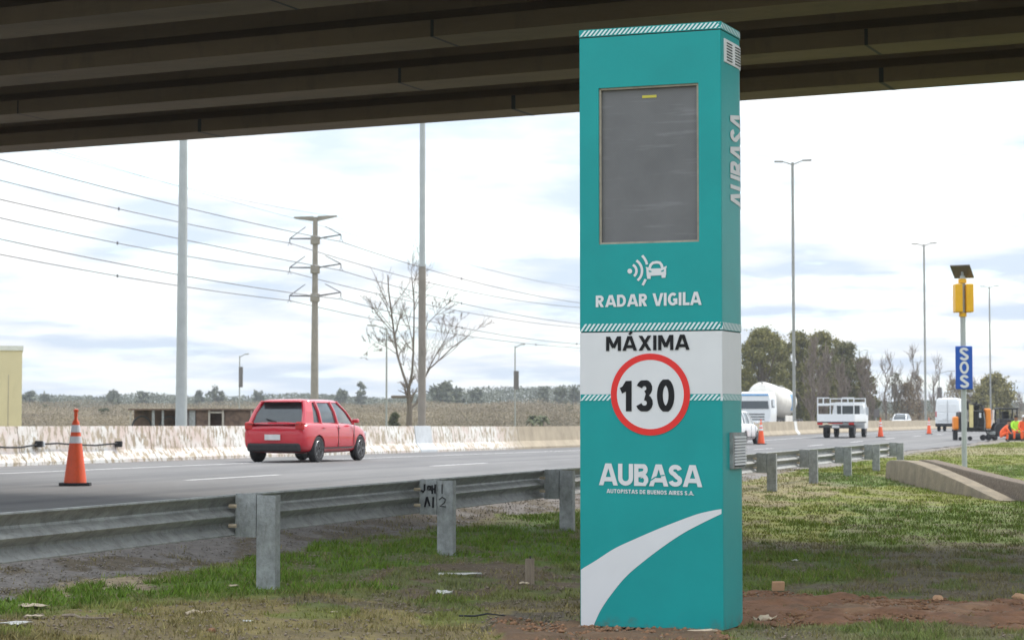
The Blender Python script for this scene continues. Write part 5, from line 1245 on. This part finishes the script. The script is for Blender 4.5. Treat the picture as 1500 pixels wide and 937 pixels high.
pebbles('gravel', 60000, lambda x, y, C, G: ((x * N.x + y * N.y) > 8.2) & ((x * N.x + y * N.y) < 10.6), .008, 'stone', 'loose grey gravel on the road shoulder behind the guardrail', 'gravel')
pebbles('soil_clods', 26000, lambda x, y, C, G: (C[:, 0] > C[:, 1] * 1.55) & (y < 24), .014, 'clod', 'crumbled red soil dug up beside the cabinet', 'soil', Yr=(12, 20), pw=1)
pebbles('dirt_crumbs', 16000, lambda x, y, C, G: (G < .5) & (y < 30) & ((x * N.x + y * N.y) < 8.2), .008, 'wood', 'small dark crumbs of soil and dry debris in the thin grass', 'debris', Yr=(12, 26), pw=1)

# ------------------------------------------------------------------ litter
def sheet(name, px, py, w, d, m, label, cat, rz=0., crumple=.3, seed=0, lift=.015, n=5):
    q = ong(px, py); rr = random.Random(seed); b = MB(); vs = []
    for j in range(n + 1):
        for i in range(n + 1): vs.append(((i / n - .5) * w * (1 + rr.uniform(-.1, .1)), (j / n - .5) * d * (1 + rr.uniform(-.15, .15)), lift + rr.uniform(0, crumple) * min(w, d) * .35))
    b.add(vs, [(j * (n + 1) + i, j * (n + 1) + i + 1, (j + 1) * (n + 1) + i + 1, (j + 1) * (n + 1) + i) for j in range(n) for i in range(n)])
    o = b.build(name, M[m], auto=40, recalc=False); md = o.modifiers.new('s', 'SOLIDIFY'); md.thickness = .004; bake(o); o.location = q; o.rotation_euler.z = rz; tag(o, label, cat); return o
sheet('crumpled_bag', 651, 872, .12, .10, 'litter', 'small crumpled white plastic bag on the grass left of the cabinet', 'litter', crumple=.9, seed=1)
q = sheet('paper_strip', 673, 843, .34, .10, 'litter', 'thin white torn paper strip on the bare earth near the wooden stake', 'litter', rz=.1, crumple=.4, seed=2)
sheet('paper_scrap', 342, 860, .07, .08, 'tanlitter', 'pale cream scrap of paper near the nearest guardrail post', 'litter', seed=3)
sheet('cardboard_scrap', 48, 890, .16, .20, 'tanlitter', 'tan cardboard scrap, upper one at the left edge of the grass', 'litter', rz=.5, seed=4)
sheet('cardboard_scrap', 24, 916, .13, .16, 'litter', 'pale flat scrap, lowest at the left edge of the grass', 'litter', rz=-.4, seed=5)
sheet('cardboard_scrap', 50, 905, .08, .12, 'tanlitter', 'small pinkish scrap between the two larger scraps at the left', 'litter', rz=1.4, seed=6)
sheet('paper_scrap', 363, 912, .06, .05, 'litter', 'tiny grey scrap on the dry grass below the nearest post', 'litter', seed=7)
sheet('paper_scrap', 768, 857, .08, .06, 'tanlitter', 'small pale scrap at the foot of the wooden stake', 'litter', seed=8, crumple=.8)
sheet('paper_scrap', 1165, 823, .06, .06, 'litter', 'tiny whitish scrap in the shaded grass right of the cabinet', 'litter', seed=9, crumple=.8)
sheet('paper_scrap', 489, 899, .05, .04, 'tanlitter', 'tiny yellow scrap on the dry grass in the foreground', 'litter', seed=10, crumple=.6)
q = sheet('dry_leaf', 1120, 912, .14, .10, 'tanlitter', 'curled pale dry leaf on the red soil', 'leaf', rz=.7, seed=11, crumple=1.2)
def lump(name, px, py, w, d, h, m, label, cat, rz=0., seed=0):
    q = ong(px, py); rr = random.Random(seed); bm = bmesh.new(); bmesh.ops.create_icosphere(bm, subdivisions=2, radius=.5)
    for v in bm.verts: v.co = Vector((v.co.x * w, v.co.y * d, max(-.3, v.co.z) * h)) * rr.uniform(.85, 1.15)
    me = bpy.data.meshes.new(name); bm.to_mesh(me); bm.free(); o = link(name, me, M[m]); o.location = q + Vector((0, 0, h * .2)); o.rotation_euler.z = rz; tag(o, label, cat)
q = ong(1140, 866); t = MB().rbox((0, 0, .045), (.10, .035, .075), .006, Matrix.Rotation(.15, 3, 'X')).build('brick_piece', M['card']); t.location = q; t.rotation_euler.z = .1; tag(t, 'square orange-brown brick piece standing in the grass right of the cabinet', 'brick')
lump('soil_lump', 1374, 880, .09, .08, .07, 'card', 'small orange lump on the far edge of the red soil', 'stone', seed=2)
lump('stone', 1494, 876, .12, .09, .06, 'card', 'flat orange-brown stone at the right edge of the red soil', 'stone', seed=3)
lump('stone', 310, 925, .05, .05, .04, 'clod', 'small brown clod in the foreground grass', 'stone', seed=4)
def stick(px0, py0, px1, py1, r, label, seed, m='wood'):
    a, b = ong(px0, py0), ong(px1, py1); rr = random.Random(seed); pts = [Vector((0, 0, 0))] + [(b - a) * u + Vector((rr.gauss(0, .01), rr.gauss(0, .02), rr.uniform(0, .02))) for u in (.25, .5, .75, 1)]
    o = MB().tube([p + Vector((0, 0, .018)) for p in pts], [r, r, r * .9, r * .8, r * .5], 6).build('stick', M[m]); o.location = a; tag(o, label, 'stick')
stick(272, 903, 305, 900, .012, 'short pale stick on the dry foreground grass', 1, 'tanlitter')
stick(672, 905, 748, 906, .007, 'long thin dark twig on the dry grass left of the cabinet', 2, 'rubber')
stick(92, 905, 150, 912, .012, 'curved brown root in the left foreground', 3)
stick(1000, 931, 1050, 929, .014, 'pale broken slat lying at the foot of the cabinet', 4, 'tanlitter')
q = ong(776, 856); t = empty('wooden_stake', q, .4, label='short weathered wooden stake upright in the grass left of the cabinet', cat='stake')
MB().loft([[(x * k, y * k, z) for x, y in ((-.033, -.022), (.033, -.022), (.033, .022), (-.033, .022))] for z, k in ((-.05, 1.05), (.10, 1.0), (.19, .97), (.212, .93))]).build('stake_body', M['wood'], t); MB().tube([(.005, -.0, .2), (.005, 0, .235)], .006, 5).build('nail', M['steel'], t)

# ------------------------------------------------------------------ roadworks: compressor, tractor, pipe, workers
q = onroad(1421, 644.5); KM = q.y / F
def mx_(px): return (px - 1421) * KM
def mz(py): return (644.5 - py) * KM
t = empty('compressor_trailer', q, 0, label='black and orange roadworks machine with hoses, behind the sign post', cat='machine')
MB().rbox(((mx_(1403) + mx_(1437)) / 2 + .1, 0, mz(624)), (mx_(1440) - mx_(1403), 1.1, 14 * KM), .05).build('engine_block', M['steel'], t)
MB().rbox(((mx_(1422) + mx_(1439)) / 2, -.1, mz(612)), (17 * KM, 1.0, 22 * KM), .05).build('hopper', M['rubber'], t)
MB().rbox(((mx_(1404) + mx_(1411)) / 2, 0, mz(612)), (8 * KM, .9, 18 * KM), .05).build('side_cover', M['steel'], t)
MB().rbox((mx_(1398), -.3, mz(619.5)), (7.5 * KM, .5, 19.5 * KM), .08).build('orange_tank', M['morange'], t)
MB().rbox((mx_(1397.5), -.3, mz(637)), (6 * KM, .3, 14 * KM), .04).build('leg', M['rubber'], t)
MB().rbox((mx_(1444.5), -.3, mz(613)), (8.5 * KM, .6, 30 * KM), .09).build('orange_tank', M['morange'], t)
MB().box((mx_(1419), -.62, mz(610)), (5.5 * KM, .06, 34 * KM)).build('cream_panel', M['cream'], t)
MB().box((mx_(1432), -.63, mz(608)), (3 * KM, .04, 7 * KM)).build('gauge_plate', M['cwhite'], t)
for x0_, y0_, x1_, y1_ in ((1408, 604, 1408, 628), (1413, 600, 1412, 626), (1426, 603, 1438, 602), (1428, 606, 1427, 628), (1437, 604, 1438, 629), (1404, 626, 1440, 627)):
    MB().tube([(mx_(x0_), -.66, mz(y0_)), (mx_((x0_ + x1_) / 2) + .03, -.70, mz((y0_ + y1_) / 2)), (mx_(x1_), -.66, mz(y1_))], .03, 6).build('pipe', M['galv2'] if x0_ % 2 else M['rubber'], t)
b = MB(); b.box((mx_(1424), -.5, mz(630.5)), (52 * KM, .10, 3 * KM)); b.build('frame_beam', M['steel'], t)
MB().box((mx_(1424), .5, mz(630.5)), (52 * KM, .10, 3 * KM)).build('frame_beam', M['steel'], t)
for c, r_ in ((1427, 7), (1434, 6)):
    MB().tube([(mx_(c) + r_ * KM * math.cos(a), -.1 + .1 * math.sin(2 * a), mz(597) + r_ * KM * .8 * math.sin(a)) for a in np.linspace(0, 2 * PI, 20)], .05, 6, cap=False).build('hose_loop', M['rubber'], t)
MB().tube([(mx_(1431), 0, mz(602)), (mx_(1431), 0, mz(588.5))], [.09, .07], 8).build('exhaust', M['rubber'], t)
MB().tube([(mx_(1417), -.2, mz(600)), (mx_(1417), -.2, mz(588))], .045, 6).build('exhaust', M['rubber'], t)
for c, r_ in ((1404, 2.6), (1418, 3.0), (1437, 4.2), (1445, 4.6), (1454, 4.0)):
    w_ = MB().lathe([(r_ * KM * .5, -.09), (r_ * KM, -.07), (r_ * KM, .07), (r_ * KM * .5, .09)], 18, (0, 0, 0), 'y').build('wheel', M['rubber'], t, auto=40); w_.location = (mx_(c), -.45, max(r_ * KM, .02))
MB().tube([(mx_(1446), -.4, mz(630)), (mx_(1452), -.4, mz(615)), (mx_(1453), -.4, mz(600))], .05, 6).build('steering_pole', M['cwhite'], t)
MB().rbox((mx_(1450), -.42, mz(634)), (10 * KM, .2, 5 * KM), .03).build('tow_bracket', M['galv2'], t)
MB().tube([(mx_(1441), -.5, mz(630)), (mx_(1444), -.7, mz(641)), (mx_(1455), -.7, mz(643)), (mx_(1448), -.6, mz(638))], .04, 6).build('hose', M['rubber'], t)

q = onroad(1473, 640.5); q = atY(1473, 613, q.y + 6); q.z = .3; KM2 = q.y / F
t = empty('small_tractor', q, 0, label='dark small tractor with open roll frame behind the seated workers', cat='tractor')
tx = lambda px: (px - 1473) * KM2; tz = lambda py: (640 - py) * KM2
for px_ in (1461.5, 1486.5):
    for yy in (-.55, .55): MB().box((tx(px_), yy, tz(611)), (.07, .07, 27 * KM2)).build('roll_bar_post', M['steel'], t)
MB().rbox((tx(1474), 0, tz(598)), (28 * KM2, 1.3, .10), .03).build('canopy', M['steel'], t)
MB().rbox((tx(1474), 0, tz(620)), (24 * KM2, 1.0, 16 * KM2), .08).build('body', M['steel'], t); MB().rbox((tx(1473), .1, tz(607)), (9 * KM2, .5, 10 * KM2), .06).build('seat', M['rubber'], t)
MB().tube([(tx(1480), -.2, tz(612)), (tx(1482), -.25, tz(604))], .035, 6).build('steering_column', M['steel'], t)
for x_, y_ in ((1463, -.7), (1484, -.7), (1463, .7), (1484, .7)):
    w_ = MB().lathe([(.2, -.13), (.40, -.12), (.44, -.06), (.44, .06), (.40, .12), (.2, .13)], 20, (0, 0, 0), 'y').build('wheel', M['rubber'], t, auto=40); w_.location = (tx(x_), y_, .44)
q = onroad(1488, 645); t = MB().lathe([(.20, -.55), (.215, -.53), (.215, .53), (.20, .55)], 20, (0, 0, 0), 'y').build('pipe_roll', M['rubber'], auto=40); t.location = q + Vector((.22, .15, .215)); t.rotation_euler.z = PI / 2 ; tag(t, 'dark pipe lying on the ground that the workers sit on', 'pipe')

def person(loc, rz, joints, mats, label, hair=True, helmet=None):
    """joints: name -> (xyz, radius, parent); mats: function(joint name) -> material slot"""
    names = list(joints); me = bpy.data.meshes.new('person')
    me.from_pydata([joints[n][0] for n in names], [(names.index(joints[n][2]), names.index(n)) for n in names if joints[n][2]], [])
    o = bpy.data.objects.new('person', me); COL.objects.link(o)
    sk = o.modifiers.new('skin', 'SKIN'); sk.use_smooth_shade = True
    if not me.skin_vertices: bpy.context.view_layer.update()
    for i, n in enumerate(names): r_ = joints[n][1]; me.skin_vertices[0].data[i].radius = (r_, r_) if not isinstance(r_, tuple) else r_
    me.skin_vertices[0].data[0].use_root = True
    sb = o.modifiers.new('sub', 'SUBSURF'); sb.levels = 2; sb.render_levels = 2
    bpy.context.view_layer.update(); bake(o); me = o.data
    used = []
    for mname in mats.values():
        if mname not in used: used.append(mname)
    for mname in used: me.materials.append(M[mname])
    J = np.array([joints[n][0] for n in names])
    for pl in me.polygons:
        c = np.array(pl.center); i = int(np.argmin(((J - c) ** 2).sum(1) - np.array([(joints[n][1] if not isinstance(joints[n][1], tuple) else joints[n][1][0]) ** 2 for n in names]))); pl.material_index = used.index(mats[[k for k in mats if names[i].startswith(k)][0]]); pl.use_smooth = True
    o.location = loc; o.rotation_euler.z = rz; tag(o, label, 'person')
    hc = Vector(joints['head'][0]); fw = Vector((1, 0, 0))
    MB().loft([[(hc.x - .012 + r_ * math.cos(a) * 1.08, hc.y + r_ * math.sin(a), hc.z + z_) for a in np.linspace(0, 2 * PI, 14, endpoint=False)] for r_, z_ in ((.092, .01), (.105, .05), (.098, .09), (.06, .125), (.01, .137))]).build('hair' if not helmet else 'cap', M[helmet or 'hair'], o, smooth=True)
    b = MB().rbox((hc.x + .098, hc.y, hc.z - .015), (.035, .024, .045), .01); b.build('nose', M['skin'], o)
    for sy in (-1, 1): MB().rbox((hc.x + .088, hc.y + sy * .034, hc.z + .012), (.012, .022, .012), .004).build('eye', M['hair'], o); MB().rbox((hc.x, hc.y + sy * .092, hc.z - .005), (.03, .02, .055), .008).build('ear', M['skin'], o)
    MB().box((hc.x + .087, hc.y, hc.z - .058), (.01, .045, .008)).build('mouth', M['clod'], o)
    return o
def arm_chain(j, side, sh, el, wr, hand_dir):
    s = 'L' if side > 0 else 'R'; v = Vector(wr); d = Vector(hand_dir).normalized(); w = Vector((0, 0, 1)).cross(d); w = w.normalized() if w.length > .1 else Vector((0, 1, 0))
    j['armu' + s] = (sh, .062, 'chest'); j['arme' + s] = (el, .048, 'armu' + s); j['armw' + s] = (wr, .034, 'arme' + s); j['hand' + s] = (tuple(v + d * .06), .032, 'armw' + s)
    for k, (off, l) in enumerate(((-.03, .07), (-.01, .085), (.01, .08), (.03, .06))):
        p = v + d * .09 + w * off; j['handf%d' % k + s] = (tuple(p), .010, 'hand' + s); j['handg%d' % k + s] = (tuple(p + d * l * .7 - Vector((0, 0, .035))), .008, 'handf%d' % k + s)
    j['handt' + s] = (tuple(v + d * .05 + w * .05 * -side - Vector((0, 0, .01))), .010, 'hand' + s); j['handu' + s] = (tuple(v + d * .085 + w * .055 * -side - Vector((0, 0, .03))), .009, 'handt' + s)
    return j
# facing +x locally. seated / squatting figures
def seated(lean=.12, knee=.46, seat=.43, kx=.42, spread=.16, foot=.40, hands=(.38, .12, .52), squat=False):
    j = {'pelvis': ((0, 0, seat + .10), .135, None), 'belly': ((lean * .4, 0, seat + .25), .135, 'pelvis'), 'chest': ((lean, 0, seat + .44), (.155), 'belly'), 'neck': ((lean * 1.35, 0, seat + .60), .055, 'chest'), 'head': ((lean * 1.5 + .02, 0, seat + .74), .098, 'neck'), 'headtop': ((lean * 1.5 + .02, 0, seat + .80), .07, 'head')}
    for sd_ in (-1, 1):
        s = 'L' if sd_ > 0 else 'R'
        j['thigh' + s] = ((.06, sd_ * .10, seat + .07), .095, 'pelvis'); j['knee' + s] = ((kx, sd_ * spread, knee), .068, 'thigh' + s); j['shin' + s] = ((kx * .95 + foot * .05, sd_ * spread, knee * .45), .056, 'knee' + s); j['foota' + s] = ((foot, sd_ * spread, .075), .048, 'shin' + s); j['footb' + s] = ((foot + .17, sd_ * (spread + .03), .045), .04, 'foota' + s)
        arm_chain(j, sd_, (lean, sd_ * .20, seat + .50), (lean + .14, sd_ * .27, seat + .26), (hands[0], sd_ * hands[1], hands[2]), (1, -.3 * sd_, -.1))
    return j
MS = {'head': 'skin', 'neck': 'skin', 'hand': 'skin', 'armw': 'hior', 'arm': 'hior', 'belly': 'hior', 'chest': 'hior', 'pelvis': 'hior', 'thigh': 'hior', 'knee': 'hior', 'shin': 'hior', 'foot': 'boot'}
q1 = onroad(1469, 647)
person(q1 + Vector((-.15, 0, 0)), rad(-12), seated(lean=.30, seat=.22, knee=.48, kx=.36, foot=.30, hands=(.52, .10, .42)), MS, 'person in an orange suit squatting in profile beside the machine')
M2 = dict(MS); M2.update({'arm': 'hivis', 'armw': 'hivis', 'belly': 'hivis', 'chest': 'hivis'})
q2 = onroad(1488, 646); person(q2 + Vector((.0, .15, 0)), rad(-80), seated(lean=.10, seat=.42, knee=.48, spread=.22), M2, 'person in a lime yellow vest and orange trousers sitting facing the camera', helmet='hair')
M3 = dict(MS)
q3 = onroad(1500, 646.5); person(q3 + Vector((.02, .15, 0)), rad(-95), seated(lean=.14, seat=.42, knee=.48, spread=.15), M3, 'person in orange cut off by the right edge of the photo', helmet='cwhite')

# ------------------------------------------------------------------ air
hz = bpy.data.materials.new('air_haze'); hz.use_nodes = True; ht = hz.node_tree; ht.nodes.clear()
ho = ht.nodes.new('ShaderNodeOutputMaterial'); hv = ht.nodes.new('ShaderNodeVolumePrincipled'); hv.inputs['Color'].default_value = (.90, .94, 1.0, 1); hv.inputs['Density'].default_value = .00028
ht.links.new(hv.outputs[0], ho.inputs['Volume'])
o = MB().box((0, 3000, 15.2), (9800, 8000, 33.2)).build('haze', hz); o['kind'] = 'stuff'
